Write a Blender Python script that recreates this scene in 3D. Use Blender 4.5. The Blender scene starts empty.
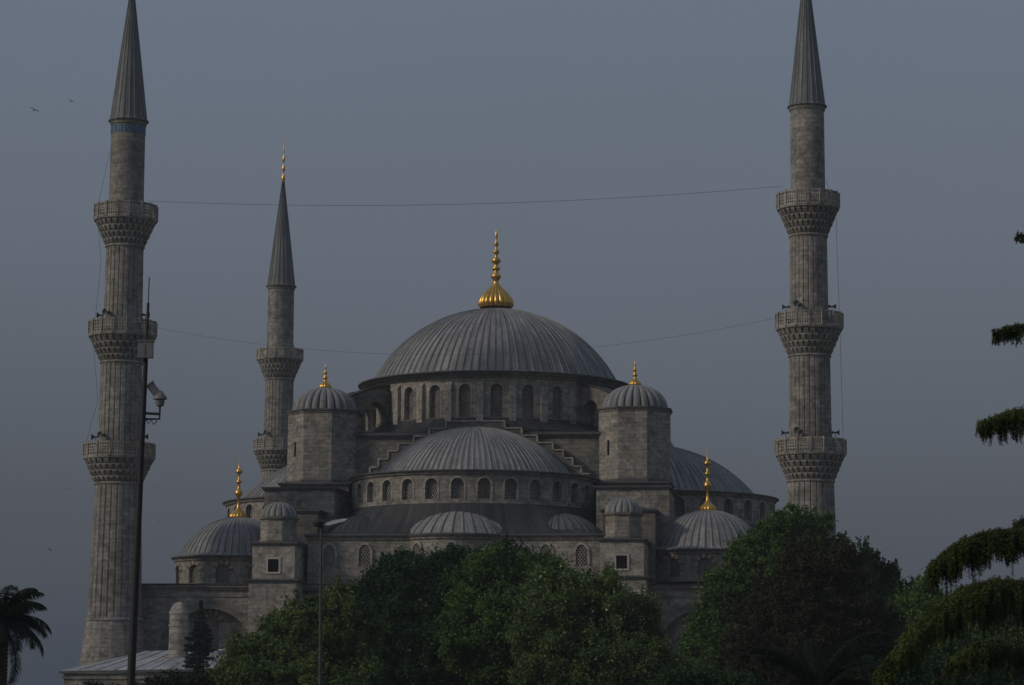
import bpy, bmesh, math, random
import numpy as np
from mathutils import Matrix, Vector
C = bpy.context.scene
COL = C.collection
PI = math.pi
R = math.radians
rnd = random.Random(7)
rng = np.random.default_rng(11)

# ---------------------------------------------------------------- camera
F = 2500.0
HAZE = 0.00021
PITCH = math.atan((694 - 342.5) / F)
ROLL = 0.0064
cd = bpy.data.cameras.new("camera")
cam = bpy.data.objects.new("camera", cd)
COL.objects.link(cam)
C.camera = cam
cd.sensor_width = 36.0
cd.lens = F * 36.0 / 1024.0
cd.clip_start = 0.5
cd.clip_end = 9000
CAMR = Matrix.Rotation(PI / 2 + PITCH, 4, 'X') @ Matrix.Rotation(ROLL, 4, 'Z')
cam.matrix_world = CAMR
C.render.resolution_x = 1024
C.render.resolution_y = 685

def P(x, y, depth):
    """world point seen at photo pixel (x, y) at distance `depth` in front of the camera"""
    d = CAMR.to_3x3() @ Vector(((x - 512) / F, (342.5 - y) / F, -1))
    return d * (depth / d.y)

# ---------------------------------------------------------------- world, sun, exposure
SUN_AZ = R(-113)      # compass-like angle from +Y towards +X; negative = from the left, behind the camera
SUN_EL = R(29)
w = bpy.data.worlds.new("World")
C.world = w
w.use_nodes = True
nt = w.node_tree
nt.nodes.clear()
out = nt.nodes.new('ShaderNodeOutputWorld')
bg = nt.nodes.new('ShaderNodeBackground')
sky = nt.nodes.new('ShaderNodeTexSky')
sky.sky_type = 'NISHITA'
sky.sun_disc = False
sky.sun_elevation = SUN_EL
sky.sun_rotation = SUN_AZ
sky.air_density = 1.6
sky.dust_density = 4.0
sky.ozone_density = 2.0
hs = nt.nodes.new('ShaderNodeHueSaturation')
hs.inputs['Saturation'].default_value = 0.62
veil = nt.nodes.new('ShaderNodeMix')
veil.data_type = 'RGBA'
veil.inputs[0].default_value = 0.75
tc = nt.nodes.new('ShaderNodeTexCoord')
sz = nt.nodes.new('ShaderNodeSeparateXYZ')
nt.links.new(tc.outputs['Generated'], sz.inputs[0])
vr = nt.nodes.new('ShaderNodeValToRGB')      # grey veil of a hazy day, duller towards the horizon
for i, (p_, c_) in enumerate(((0.0, (1.15, 1.45, 2.0)), (.077, (1.38, 1.68, 2.32)), (.178, (2.32, 2.74, 3.72)), (.27, (2.72, 3.3, 4.5)), (.6, (2.9, 3.6, 4.9)))):
    el_ = vr.color_ramp.elements[i] if i < 2 else vr.color_ramp.elements.new(p_)
    el_.position = p_
    el_.color = (c_[0]/5, c_[1]/5, c_[2]/5, 1)
vs = nt.nodes.new('ShaderNodeVectorMath'); vs.operation = 'SCALE'; vs.inputs['Scale'].default_value = 5.0
nt.links.new(sz.outputs[2], vr.inputs[0]); nt.links.new(vr.outputs[0], vs.inputs[0])
mpn = nt.nodes.new('ShaderNodeMapping'); mpn.inputs['Scale'].default_value = (1.5, 1.5, 5)
nzn = nt.nodes.new('ShaderNodeTexNoise'); nzn.inputs['Scale'].default_value = 2.2; nzn.inputs['Detail'].default_value = 4
mrn = nt.nodes.new('ShaderNodeMapRange'); mrn.inputs['To Min'].default_value = 4.6; mrn.inputs['To Max'].default_value = 5.4
nt.links.new(tc.outputs['Generated'], mpn.inputs['Vector']); nt.links.new(mpn.outputs[0], nzn.inputs['Vector'])
nt.links.new(nzn.outputs['Fac'], mrn.inputs['Value']); nt.links.new(mrn.outputs[0], vs.inputs['Scale'])
nt.links.new(vs.outputs[0], veil.inputs[7])
nt.links.new(sky.outputs[0], hs.inputs['Color'])
nt.links.new(hs.outputs[0], veil.inputs[6])
nt.links.new(veil.outputs[2], bg.inputs['Color'])
bg.inputs['Strength'].default_value = 0.10
nt.links.new(bg.outputs[0], out.inputs[0])

sl = bpy.data.lights.new("sun", 'SUN')
sl.energy = 2.0
sl.angle = R(6)
sl.color = (1.0, 0.88, 0.72)
so = bpy.data.objects.new("sun", sl)
COL.objects.link(so)
sdir = Vector((math.sin(SUN_AZ) * math.cos(SUN_EL), math.cos(SUN_AZ) * math.cos(SUN_EL), math.sin(SUN_EL)))
so.rotation_euler = sdir.to_track_quat('Z', 'Y').to_euler()
so.location = (-60, -40, 90)

C.view_settings.view_transform = 'Standard'
C.view_settings.look = 'None'
C.view_settings.gamma = 1
C.view_settings.exposure = -0.95
C.cycles.max_bounces = 6
C.cycles.transparent_max_bounces = 8
C.cycles.volume_bounces = 0

# ---------------------------------------------------------------- materials
def new_mat(name):
    m = bpy.data.materials.new(name)
    m.use_nodes = True
    n = m.node_tree
    b = n.nodes['Principled BSDF']
    return m, n, b

def node(n, t, **kw):
    x = n.nodes.new(t)
    for k, v in kw.items():
        if k.startswith('i_'):
            key = k[2:]
            key = int(key) if key.isdigit() else key.replace('_', ' ')
            x.inputs[key].default_value = v
        else:
            setattr(x, k, v)
    return x

def rgb(c):
    return (c[0], c[1], c[2], 1)

def mixc(n, fac, a, b, mode='MIX'):
    x = n.nodes.new('ShaderNodeMix')
    x.data_type = 'RGBA'
    x.blend_type = mode
    for idx, val in ((0, fac), (6, a), (7, b)):
        if isinstance(val, (float, int)):
            x.inputs[idx].default_value = val
        elif isinstance(val, tuple):
            x.inputs[idx].default_value = rgb(val)
        else:
            n.links.new(val, x.inputs[idx])
    return x.outputs[2]

def ramp(n, src, p0, c0, p1, c1):
    x = n.nodes.new('ShaderNodeValToRGB')
    x.color_ramp.elements[0].position = p0
    x.color_ramp.elements[0].color = (c0, c0, c0, 1)
    x.color_ramp.elements[1].position = p1
    x.color_ramp.elements[1].color = (c1, c1, c1, 1)
    n.links.new(src, x.inputs[0])
    return x.outputs[0]

def noise(n, vec, scale, detail=5, rough=.6, dist=0.0):
    x = node(n, 'ShaderNodeTexNoise')
    x.inputs['Scale'].default_value = scale
    x.inputs['Detail'].default_value = detail
    x.inputs['Roughness'].default_value = rough
    x.inputs['Distortion'].default_value = dist
    n.links.new(vec, x.inputs['Vector'])
    return x.outputs['Fac']

def mapping(n, src, sc):
    x = node(n, 'ShaderNodeMapping')
    x.inputs['Scale'].default_value = sc
    n.links.new(src, x.inputs['Vector'])
    return x.outputs[0]

def geo_pos(n):
    return n.nodes.new('ShaderNodeNewGeometry').outputs['Position']

def stone_mat(name, c1, c2, mortar, bw=.95, bh=.42, grime=.55, streak=.45):
    m, n, b = new_mat(name)
    uv = node(n, 'ShaderNodeUVMap').outputs[0]
    pos = geo_pos(n)
    br = node(n, 'ShaderNodeTexBrick')
    br.offset = .5
    br.inputs['Scale'].default_value = 1
    br.inputs['Brick Width'].default_value = bw
    br.inputs['Row Height'].default_value = bh
    br.inputs['Mortar Size'].default_value = .022
    br.inputs['Mortar Smooth'].default_value = .4
    br.inputs['Bias'].default_value = 0.0
    br.inputs['Color1'].default_value = rgb(c1)
    br.inputs['Color2'].default_value = rgb(c2)
    br.inputs['Mortar'].default_value = rgb(mortar)
    n.links.new(uv, br.inputs['Vector'])
    big = noise(n, pos, .16, 6, .65, .4)
    col = mixc(n, ramp(n, big, .40, 0.0, .68, grime), br.outputs[0], (.10, .098, .092), 'MIX')
    st = noise(n, mapping(n, pos, (1.1, 1.1, .09)), 1.0, 5, .7)
    col = mixc(n, ramp(n, st, .48, 0.0, .72, streak), col, (.075, .074, .07), 'MIX')
    fine = noise(n, pos, 1.9, 7, .8)
    col = mixc(n, .9, col, ramp(n, fine, .32, .45, .68, 1.45), 'MULTIPLY')
    patch = noise(n, mapping(n, pos, (.55, .55, .9)), 1.0, 6, .72, .8)
    col = mixc(n, ramp(n, patch, .49, 0.0, .62, .62), col, (.075, .074, .068), 'MIX')
    lite = noise(n, mapping(n, pos, (.9, .9, 1.6)), 1.3, 5, .7, .5)
    col = mixc(n, ramp(n, lite, .56, 0.0, .68, .45), col, (.43, .395, .34), 'MIX')
    warm = noise(n, pos, .45, 3, .5)
    col = mixc(n, ramp(n, warm, .5, 0.0, .75, .35), col, (.33, .27, .20), 'MIX')
    n.links.new(col, b.inputs['Base Color'])
    b.inputs['Roughness'].default_value = .9
    b.inputs['Specular IOR Level'].default_value = .25
    bp = node(n, 'ShaderNodeBump')
    bp.inputs['Strength'].default_value = .5
    bp.inputs['Distance'].default_value = .06
    add = node(n, 'ShaderNodeMath', operation='ADD')
    n.links.new(br.outputs['Fac'], add.inputs[0])
    inv = node(n, 'ShaderNodeMath', operation='MULTIPLY')
    inv.inputs[1].default_value = -1.2
    n.links.new(fine, inv.inputs[0])
    n.links.new(inv.outputs[0], add.inputs[1])
    bp.invert = True
    n.links.new(add.outputs[0], bp.inputs['Height'])
    n.links.new(bp.outputs[0], b.inputs['Normal'])
    return m

def lead_mat(name, c1, c2, lap=1.9, seam=.035, spec=.35):
    """lead sheet: UV x counts bays between standing seams, UV y is length along the slope"""
    m, n, b = new_mat(name)
    uv = node(n, 'ShaderNodeUVMap').outputs[0]
    pos = geo_pos(n)
    sp = node(n, 'ShaderNodeSeparateXYZ')
    n.links.new(uv, sp.inputs[0])
    cb = node(n, 'ShaderNodeCombineXYZ')
    n.links.new(sp.outputs[1], cb.inputs[0])
    n.links.new(sp.outputs[0], cb.inputs[1])
    br = node(n, 'ShaderNodeTexBrick')
    br.offset = .5
    br.inputs['Scale'].default_value = 1
    br.inputs['Brick Width'].default_value = lap
    br.inputs['Row Height'].default_value = 1.0
    br.inputs['Mortar Size'].default_value = .03
    br.inputs['Mortar Smooth'].default_value = .8
    br.inputs['Color1'].default_value = rgb(c1)
    br.inputs['Color2'].default_value = rgb(c2)
    br.inputs['Mortar'].default_value = rgb([q*.6 for q in c2])
    n.links.new(cb.outputs[0], br.inputs['Vector'])
    big = noise(n, pos, .35, 6, .7, .3)
    col = mixc(n, ramp(n, big, .42, 0.0, .7, .5), br.outputs[0], (.11*(c1[0]/.31)**.5, .115*(c1[0]/.31)**.5, .12*(c1[0]/.31)**.5))
    st = noise(n, mapping(n, pos, (1.6, 1.6, .25)), 1.0, 5, .75)
    col = mixc(n, ramp(n, st, .5, 0.0, .75, .45), col, (.27*(c1[0]/.31)**.7, .275*(c1[0]/.31)**.7, .28*(c1[0]/.31)**.7))
    bay = noise(n, mapping(n, uv, (1.7, .14, 1)), 1.0, 4, .7)
    col = mixc(n, .9, col, ramp(n, bay, .34, .50, .68, 1.4), 'MULTIPLY')
    fr = node(n, 'ShaderNodeMath', operation='FRACT')
    n.links.new(sp.outputs[0], fr.inputs[0])
    pp = node(n, 'ShaderNodeMath', operation='PINGPONG')
    pp.inputs[1].default_value = .5
    n.links.new(fr.outputs[0], pp.inputs[0])
    col = mixc(n, ramp(n, pp.outputs[0], seam*.45, .85, seam*1.25, 0.0), col, (.035, .037, .04))
    fine = noise(n, pos, 3.4, 4, .7)
    col = mixc(n, .7, col, ramp(n, fine, .3, .66, .7, 1.25), 'MULTIPLY')
    n.links.new(col, b.inputs['Base Color'])
    b.inputs['Metallic'].default_value = 0.0
    b.inputs['Roughness'].default_value = .62
    b.inputs['Specular IOR Level'].default_value = spec
    bp = node(n, 'ShaderNodeBump')
    bp.inputs['Strength'].default_value = .5
    bp.inputs['Distance'].default_value = .08
    n.links.new(big, bp.inputs['Height'])
    n.links.new(bp.outputs[0], b.inputs['Normal'])
    return m

def plain_mat(name, c, rough=.7, metal=0.0, var=.3, scale=3.0, spec=.4):
    m, n, b = new_mat(name)
    pos = geo_pos(n)
    f = noise(n, pos, scale, 4, .6)
    col = mixc(n, 1.0, c, ramp(n, f, .3, 1 - var, .7, 1 + var), 'MULTIPLY')
    n.links.new(col, b.inputs['Base Color'])
    b.inputs['Roughness'].default_value = rough
    b.inputs['Metallic'].default_value = metal
    b.inputs['Specular IOR Level'].default_value = spec
    return m

def lattice_mat(name):
    """pierced plaster window: pale web with a staggered grid of dark round glass holes"""
    m, n, b = new_mat(name)
    uv = node(n, 'ShaderNodeUVMap').outputs[0]
    def dots(off):
        mp = node(n, 'ShaderNodeMapping')
        mp.inputs['Scale'].default_value = (1 / .30, 1 / .42, 1)
        mp.inputs['Location'].default_value = (off, off, 0)
        n.links.new(uv, mp.inputs['Vector'])
        fr = node(n, 'ShaderNodeVectorMath', operation='FRACTION')
        n.links.new(mp.outputs[0], fr.inputs[0])
        sb = node(n, 'ShaderNodeVectorMath', operation='SUBTRACT')
        sb.inputs[1].default_value = (.5, .5, 0)
        n.links.new(fr.outputs[0], sb.inputs[0])
        ml = node(n, 'ShaderNodeVectorMath', operation='MULTIPLY')
        ml.inputs[1].default_value = (1, 1.3, 0)
        n.links.new(sb.outputs[0], ml.inputs[0])
        ln = node(n, 'ShaderNodeVectorMath', operation='LENGTH')
        n.links.new(ml.outputs[0], ln.inputs[0])
        lt = node(n, 'ShaderNodeMath', operation='LESS_THAN')
        lt.inputs[1].default_value = .34
        n.links.new(ln.outputs['Value'], lt.inputs[0])
        return lt.outputs[0]
    mx = node(n, 'ShaderNodeMath', operation='MAXIMUM')
    n.links.new(dots(0.0), mx.inputs[0])
    n.links.new(dots(.5), mx.inputs[1])
    pos = geo_pos(n)
    web = mixc(n, ramp(n, noise(n, pos, .8), .35, 0, .65, 1.0), (.40, .375, .32), (.17, .165, .15))
    col = mixc(n, mx.outputs[0], web, (.012, .014, .018))
    n.links.new(col, b.inputs['Base Color'])
    rg = node(n, 'ShaderNodeMapRange')
    rg.inputs['To Min'].default_value = .85
    rg.inputs['To Max'].default_value = .25
    n.links.new(mx.outputs[0], rg.inputs['Value'])
    n.links.new(rg.outputs[0], b.inputs['Roughness'])
    return m

def leaf_mat(name, ca, cb, scale=.5, rough=.65, trans=.25):
    m, n, b = new_mat(name)
    pos = geo_pos(n)
    f = noise(n, pos, scale, 3, .6)
    g = noise(n, pos, 4.0, 2, .6)
    col = mixc(n, ramp(n, f, .36, 0, .64, 1.0), ca, cb)
    col = mixc(n, .8, col, ramp(n, g, .3, .6, .7, 1.4), 'MULTIPLY')
    n.links.new(col, b.inputs['Base Color'])
    b.inputs['Roughness'].default_value = rough
    b.inputs['Specular IOR Level'].default_value = .2
    if trans:
        tr = node(n, 'ShaderNodeBsdfTranslucent')
        n.links.new(col, tr.inputs['Color'])
        ms = node(n, 'ShaderNodeMixShader')
        ms.inputs[0].default_value = trans
        n.links.new(b.outputs[0], ms.inputs[1])
        n.links.new(tr.outputs[0], ms.inputs[2])
        n.links.new(ms.outputs[0], n.nodes['Material Output'].inputs['Surface'])
    return m

STONE = stone_mat('ashlar', (.43, .40, .36), (.27, .255, .232), (.21, .20, .18), grime=.45)
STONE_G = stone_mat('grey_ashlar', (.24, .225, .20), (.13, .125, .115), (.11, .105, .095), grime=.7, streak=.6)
TRIM = stone_mat('weathered_trim', (.29, .275, .25), (.20, .187, .165), (.14, .13, .12), bw=1.6, bh=.6, grime=.65, streak=.5)
PALE = stone_mat('pale_dressed_stone', (.47, .44, .39), (.37, .345, .305), (.26, .24, .21), bw=1.2, bh=.5, grime=.3, streak=.25)
MINST = stone_mat('minaret_limestone', (.39, .372, .345), (.25, .24, .222), (.17, .16, .145), bw=1.1, bh=.46, grime=.5, streak=.6)
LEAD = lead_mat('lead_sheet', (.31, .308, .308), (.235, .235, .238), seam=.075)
LEAD_D = lead_mat('dark_lead', (.062, .065, .07), (.04, .043, .047), spec=.2)
LEAD_M = lead_mat('shaded_lead', (.14, .143, .148), (.11, .113, .118), seam=.075)  # darker copy of the lead sheet, shade put into its colour
LEAD_S = lead_mat('spire_lead', (.19, .205, .215), (.14, .152, .162), lap=2.3)
LEAD_L = lead_mat('bright_roof_lead', (.46, .475, .50), (.38, .395, .42), lap=30, seam=.03)
EDGE = plain_mat('lead_edge', (.085, .087, .09), .7, var=.35, scale=1.0)
GOLD = plain_mat('gilded_copper', (.70, .43, .115), .40, 1.0, var=.2, scale=2.0)
MARB = plain_mat('marble_frame', (.42, .40, .365), .8, var=.2, scale=1.5)
LATT = lattice_mat('pierced_plaster')
DARK = plain_mat('dark_opening', (.008, .008, .009), .95, var=.2, spec=0.0)
REDV = plain_mat('red_voussoir', (.155, .10, .08), .9, var=.35, scale=1.5)
TILE = plain_mat('blue_tile', (.035, .13, .24), .35, var=.3, scale=2.0)
IRON = plain_mat('painted_iron', (.055, .058, .06), .6, var=.3)
POLEM = plain_mat('dark_steel', (.022, .022, .024), .6, var=.3)
GREYP = plain_mat('grey_plastic', (.17, .175, .18), .5, var=.15)
LAMPG = plain_mat('lamp_housing', (.55, .56, .56), .45, var=.15)
CABLE = plain_mat('cable', (.05, .05, .055), .6, var=.1)
BIRDM = plain_mat('dark_plumage', (.035, .035, .04), .8, var=.2)
BARK = plain_mat('bark', (.06, .048, .038), .95, var=.45, scale=6)
GROUND = plain_mat('park_ground', (.075, .085, .05), .95, var=.4, scale=.2)
PAVE = plain_mat('courtyard_paving', (.20, .19, .175), .9, var=.25, scale=.4)

# ---------------------------------------------------------------- mesh helpers
class MB:
    def __init__(s):
        s.v = []; s.f = []; s.uv = []; s.mi = []
    def face(s, pts, uv=None, mi=0):
        b = len(s.v)
        s.v.extend([tuple(p) for p in pts])
        s.f.append(list(range(b, b + len(pts))))
        s.uv.append(uv); s.mi.append(mi)
    def box(s, x0, x1, y0, y1, z0, z1, mi=0, M=None):
        c = [(x0,y0,z0),(x1,y0,z0),(x1,y1,z0),(x0,y1,z0),(x0,y0,z1),(x1,y0,z1),(x1,y1,z1),(x0,y1,z1)]
        if M is not None:
            c = [tuple(M @ Vector(p)) for p in c]
        b = len(s.v)
        s.v.extend(c)
        for q in ((0,1,5,4),(1,2,6,5),(2,3,7,6),(3,0,4,7),(4,5,6,7),(3,2,1,0)):
            s.f.append([b + i for i in q]); s.uv.append(None); s.mi.append(mi)
    def prism(s, pts, axis, t0, t1, mi=0, M=None):
        """extrude a 2D polygon: axis 'z' pts=(x,y); 'y' pts=(x,z); 'x' pts=(y,z)"""
        def to(p, t):
            q = {'z': (p[0], p[1], t), 'y': (p[0], t, p[1]), 'x': (t, p[0], p[1])}[axis]
            return tuple(M @ Vector(q)) if M is not None else q
        n = len(pts); b = len(s.v)
        s.v.extend([to(p, t0) for p in pts] + [to(p, t1) for p in pts])
        for i in range(n):
            j = (i + 1) % n
            s.f.append([b+i, b+j, b+n+j, b+n+i]); s.uv.append(None); s.mi.append(mi)
        s.f.append([b+i for i in range(n)][::-1]); s.uv.append(None); s.mi.append(mi)
        s.f.append([b+n+i for i in range(n)]); s.uv.append(None); s.mi.append(mi)
    def grid(s, rows, uvs=None, mi=0, closed=False):
        """rows: list of equal-length point rows"""
        b = len(s.v); n = len(rows[0])
        for r in rows: s.v.extend([tuple(p) for p in r])
        for i in range(len(rows) - 1):
            for j in range(n if closed else n - 1):
                k = (j + 1) % n
                s.f.append([b+i*n+j, b+i*n+k, b+(i+1)*n+k, b+(i+1)*n+j])
                if uvs:
                    uu = uvs[i][j+1] if (closed and j == n-1) else uvs[i][k]
                    u2 = uvs[i+1][j+1] if (closed and j == n-1) else uvs[i+1][k]
                    s.uv.append([uvs[i][j], uu, u2, uvs[i+1][j]])
                else: s.uv.append(None)
                s.mi.append(mi)
    def lathe(s, prof, phis, c=(0,0), rf=None, uscale=1.0, mi=0, cap=False):
        """prof [(r,z)]; phis list of angles (0 = towards -y); closed when they span 2 pi"""
        closed = abs((phis[-1] - phis[0]) - 2*PI) < 1e-6
        ph = phis[:-1] if closed else phis
        L = [0.0]
        for i in range(1, len(prof)):
            L.append(L[-1] + math.hypot(prof[i][0]-prof[i-1][0], prof[i][1]-prof[i-1][1]))
        rows = []; uvs = []
        for (r, z), l in zip(prof, L):
            row = []
            for a in ph:
                rr = rf(a, r, z) if rf else r
                row.append((c[0] + rr*math.sin(a), c[1] - rr*math.cos(a), z))
            rows.append(row)
            uvs.append([(a*uscale, l) for a in phis])
        s.grid(rows, uvs, mi, closed)
        if cap:
            s.face(rows[-1], None, mi)
    def tube(s, pts, r, n=6, mi=0):
        pts = [Vector(p) for p in pts]
        rr = r if isinstance(r, (list, tuple)) else [r]*len(pts)
        rows = []
        prev = None
        for i, p in enumerate(pts):
            t = (pts[min(i+1, len(pts)-1)] - pts[max(i-1, 0)]).normalized()
            ref = prev if prev is not None else (Vector((1,0,0)) if abs(t.x) < .9 else Vector((0,1,0)))
            a = (ref - t*ref.dot(t)).normalized(); bb = t.cross(a); prev = a
            rows.append([tuple(p + a*math.cos(2*PI*k/n)*rr[i] + bb*math.sin(2*PI*k/n)*rr[i]) for k in range(n)])
        s.grid(rows, None, mi, True)
        s.face(rows[0][::-1], None, mi); s.face(rows[-1], None, mi)
    def build(s, name, mats, parent=None, loc=(0,0,0), rot=0.0, smooth=30, recalc=True):
        me = bpy.data.meshes.new(name)
        me.from_pydata(s.v, [], s.f)
        if not isinstance(mats, (list, tuple)): mats = [mats]
        for m in mats: me.materials.append(m)
        bm = bmesh.new(); bm.from_mesh(me)
        ul = bm.loops.layers.uv.new('UVMap')
        bm.faces.ensure_lookup_table()
        for f, uv, mi in zip(bm.faces, s.uv, s.mi):
            f.material_index = mi
            if uv:
                for l, q in zip(f.loops, uv): l[ul].uv = q
            else:
                f.normal_update()
                nn = f.normal
                if abs(nn.z) > .8:
                    for l in f.loops: l[ul].uv = (l.vert.co.x, l.vert.co.y)
                else:
                    t = Vector((-nn.y, nn.x, 0)).normalized()
                    sz = 1.0 / max(.3, math.sqrt(1 - nn.z*nn.z))
                    for l in f.loops: l[ul].uv = (l.vert.co.dot(t), l.vert.co.z*sz)
        bmesh.ops.remove_doubles(bm, verts=bm.verts, dist=1e-4)
        if recalc: bmesh.ops.recalc_face_normals(bm, faces=bm.faces)
        bm.to_mesh(me); bm.free()
        if smooth:
            me.shade_smooth()
            me.set_sharp_from_angle(angle=R(smooth))
        o = bpy.data.objects.new(name, me)
        COL.objects.link(o)
        o.location = loc; o.rotation_euler = (0, 0, rot)
        if parent is not None: o.parent = parent
        return o

def tag(o, label=None, cat=None, group=None, kind=None):
    if label: o['label'] = label
    if cat: o['category'] = cat
    if group: o['group'] = group
    if kind: o['kind'] = kind
    return o

def empty(name, loc, rz=0.0, **kw):
    o = bpy.data.objects.new(name, None)
    COL.objects.link(o)
    o.location = loc; o.rotation_euler = (0, 0, rz)
    o.empty_display_size = .5
    return tag(o, **kw)

def copy_part(o, parent, loc=None, rot=None):
    c = o.copy(); COL.objects.link(c); c.parent = parent
    if loc is not None: c.location = loc
    if rot is not None: c.rotation_euler = (0, 0, rot)
    return c

def circ(n, a0=0.0, a1=2*PI):
    return [a0 + (a1-a0)*i/n for i in range(n+1)]

def arch_pts(w, spring, pointed, n=10):
    """(u, v) points of the arch head from left spring to right spring, centred on u=0"""
    h = w/2; out = []
    if pointed:
        Rr = w*.68; c = Rr - h
        a_end = math.acos(c/Rr)
        for i in range(n//2+1):
            a = a_end*i/(n//2)
            out.append((-(Rr*math.cos(a) - c), spring + Rr*math.sin(a)))
        out += [(-u, v) for u, v in out[-2::-1]]
    else:
        for i in range(n+1):
            a = PI - PI*i/n
            out.append((h*math.cos(a), spring + h*math.sin(a)))
    return out

def wall_panel(mb, mp, u0, u1, v0, v1, uc, w, sill, spring, pointed=False, depth=.5, mi=0, n=10, back=False):
    A = [(uc+u, v) for u, v in arch_pts(w, spring, pointed, n)]
    def q(a, b, c, d):
        mb.face([mp(p[0], p[1], 0) for p in (a, b, c, d)], [a, b, c, d], mi)
    L, Rr = uc-w/2, uc+w/2
    q((u0, v0), (L, v0), (L, v1), (u0, v1))
    q((Rr, v0), (u1, v0), (u1, v1), (Rr, v1))
    for a, b in zip(A[:-1], A[1:]):
        if sill > v0 + 1e-4: q((a[0], v0), (b[0], v0), (b[0], sill), (a[0], sill))
        q(a, b, (b[0], v1), (a[0], v1))
    loop = [(L, sill)] + A + [(Rr, sill)]
    s = 0.0
    for a, b in zip(loop, loop[1:] + loop[:1]):
        dl = math.hypot(a[0]-b[0], a[1]-b[1])
        if dl < 1e-5: continue
        mb.face([mp(a[0], a[1], 0), mp(b[0], b[1], 0), mp(b[0], b[1], depth), mp(a[0], a[1], depth)],
                [(0, s), (0, s+dl), (depth, s+dl), (depth, s)], mi)
        s += dl

def window_mesh(mp, w, sill, spring, pointed=False, depth=.4, sur=.2, proud=.05, vous=False, n=10, inset=None):
    """pane set back `depth`, plus a dressed stone surround standing `proud`"""
    mb = MB()
    A = arch_pts(w, spring, pointed, n)
    pd = depth - .03 if inset is None else inset
    for a, b in zip(A[:-1], A[1:]):
        pts = [(a[0], sill), (b[0], sill), b, a]
        mb.face([mp(p[0], p[1], pd) for p in pts], pts, 0)
    if sur:
        top = spring
        def off(p):
            d = Vector((p[0], p[1]-top)); d = d.normalized()*sur if d.length > 1e-6 else Vector((0, sur))
            return (p[0]+d.x, p[1]+d.y)
        loop = [(-w/2, sill)] + A + [(w/2, sill)]
        offs = [(-w/2-sur, sill)] + [off(p) for p in A] + [(w/2+sur, sill)]
        nn = len(loop)
        for i in range(nn-1):
            mi = 1
            if vous and 0 < i < nn-2: mi = 2 if i % 2 == 0 else 1
            if vous and (i == 0 or i == nn-2): continue
            q = [loop[i], loop[i+1], offs[i+1], offs[i]]
            mb.face([mp(p[0], p[1], -proud) for p in q], q, mi)
            mb.face([mp(*offs[i], -proud), mp(*offs[i+1], -proud), mp(*offs[i+1], .02), mp(*offs[i], .02)], None, mi)
            mb.face([mp(*loop[i], -proud), mp(*loop[i+1], -proud), mp(*loop[i+1], .02), mp(*loop[i], .02)], None, mi)
    return mb

def cyl_map(r, c=0.0):
    return lambda u, v, d: ((r-d)*math.sin(c+u/r), -(r-d)*math.cos(c+u/r), v)

def flat_map(y, x=0.0):
    return lambda u, v, d: (x+u, y+d, v)

def drum(name, parent, loc, rot, r, z0, z1, phis, da, w, sill, spring, mats=None, pointed=False, depth=.5,
         sur=.2, vous=False, pil=None, fill=None):
    mb = MB()
    for a in phis:
        h = r*da/2
        wall_panel(mb, cyl_map(r, a), -h, h, z0, z1, 0, w, sill, spring, pointed, depth)
        if pil:
            for sgn in (-1,):
                M = Matrix.Rotation(a + sgn*da/2, 4, 'Z')
                mb.prism([(-r-pil[1], z0), (-r+.1, z0), (-r+.1, pil[2]), (-r-.02, pil[2]), (-r-pil[1], pil[2]-.5)], 'x', -pil[0]/2, pil[0]/2, 0, M)
    if fill:
        for a0, a1 in fill:
            mb.lathe([(r, z0), (r, z1)], circ(max(2, int((a1-a0)/.12)), a0, a1), uscale=r)
    o = mb.build(name, mats or STONE, parent, loc, rot)
    wm = window_mesh(cyl_map(r), w, sill, spring, pointed, depth, sur, .05, vous)
    w0 = None
    for a in phis:
        if w0 is None:
            w0 = wm.build('window', [LATT, PALE, REDV], o, (0,0,0), a, smooth=0)
        else:
            copy_part(w0, o, (0,0,0), a)
    return o

def ribbed(n, a0=0.0, a1=2*PI):
    """angles and the set of them that ride on standing seams"""
    da = (a1-a0)/n; out = []
    return da, out

def dome(name, parent, loc, rot, rim, z, apex, bays, mats, span=2*PI, skirt=None, ribw=.13, ribh=.10, rings=22, base=None):
    H = apex - z
    Rs = (rim*rim + H*H)/(2*H)
    zc = apex - Rs
    th0 = math.acos(max(-1, min(1, (z-zc)/Rs)))
    prof = []
    if skirt:
        prof += [(skirt, z-.42), (skirt, z-.30), (rim+.15, z-.04)]
    for i in range(rings+1):
        t = th0*(1 - i/rings)
        prof.append((max(.03, Rs*math.sin(t)), zc + Rs*math.cos(t)))
    da = span/bays
    e = ribw/2/rim
    phis = []; up = {}
    for k in range(bays):
        a = -span/2 + k*da
        for q, h in ((0.0, 1), (e, 1), (e*1.6, 0), (da*.5, 0), (da-e*1.6, 0), (da-e, 1)):
            phis.append(a+q); up[round(a+q, 6)] = h
    phis.append(span/2); up[round(span/2, 6)] = 1
    def rf(a, r, zz):
        h = up.get(round(a, 6), 0)
        return r + (ribh*h if r > .5 else 0)
    mb = MB()
    mb.lathe(prof, phis, rf=rf, uscale=1/da)
    if span < 2*PI - 1e-3:
        # close the flat back of a half dome
        pl = [(prof[i][0]*math.sin(-span/2), -prof[i][0]*math.cos(-span/2), prof[i][1]) for i in range(len(prof))]
        pr = [(prof[i][0]*math.sin(span/2), -prof[i][0]*math.cos(span/2), prof[i][1]) for i in range(len(prof))]
        mb.grid([pl, pr])
    return mb.build(name, mats, parent, loc, rot, smooth=35)

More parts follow.
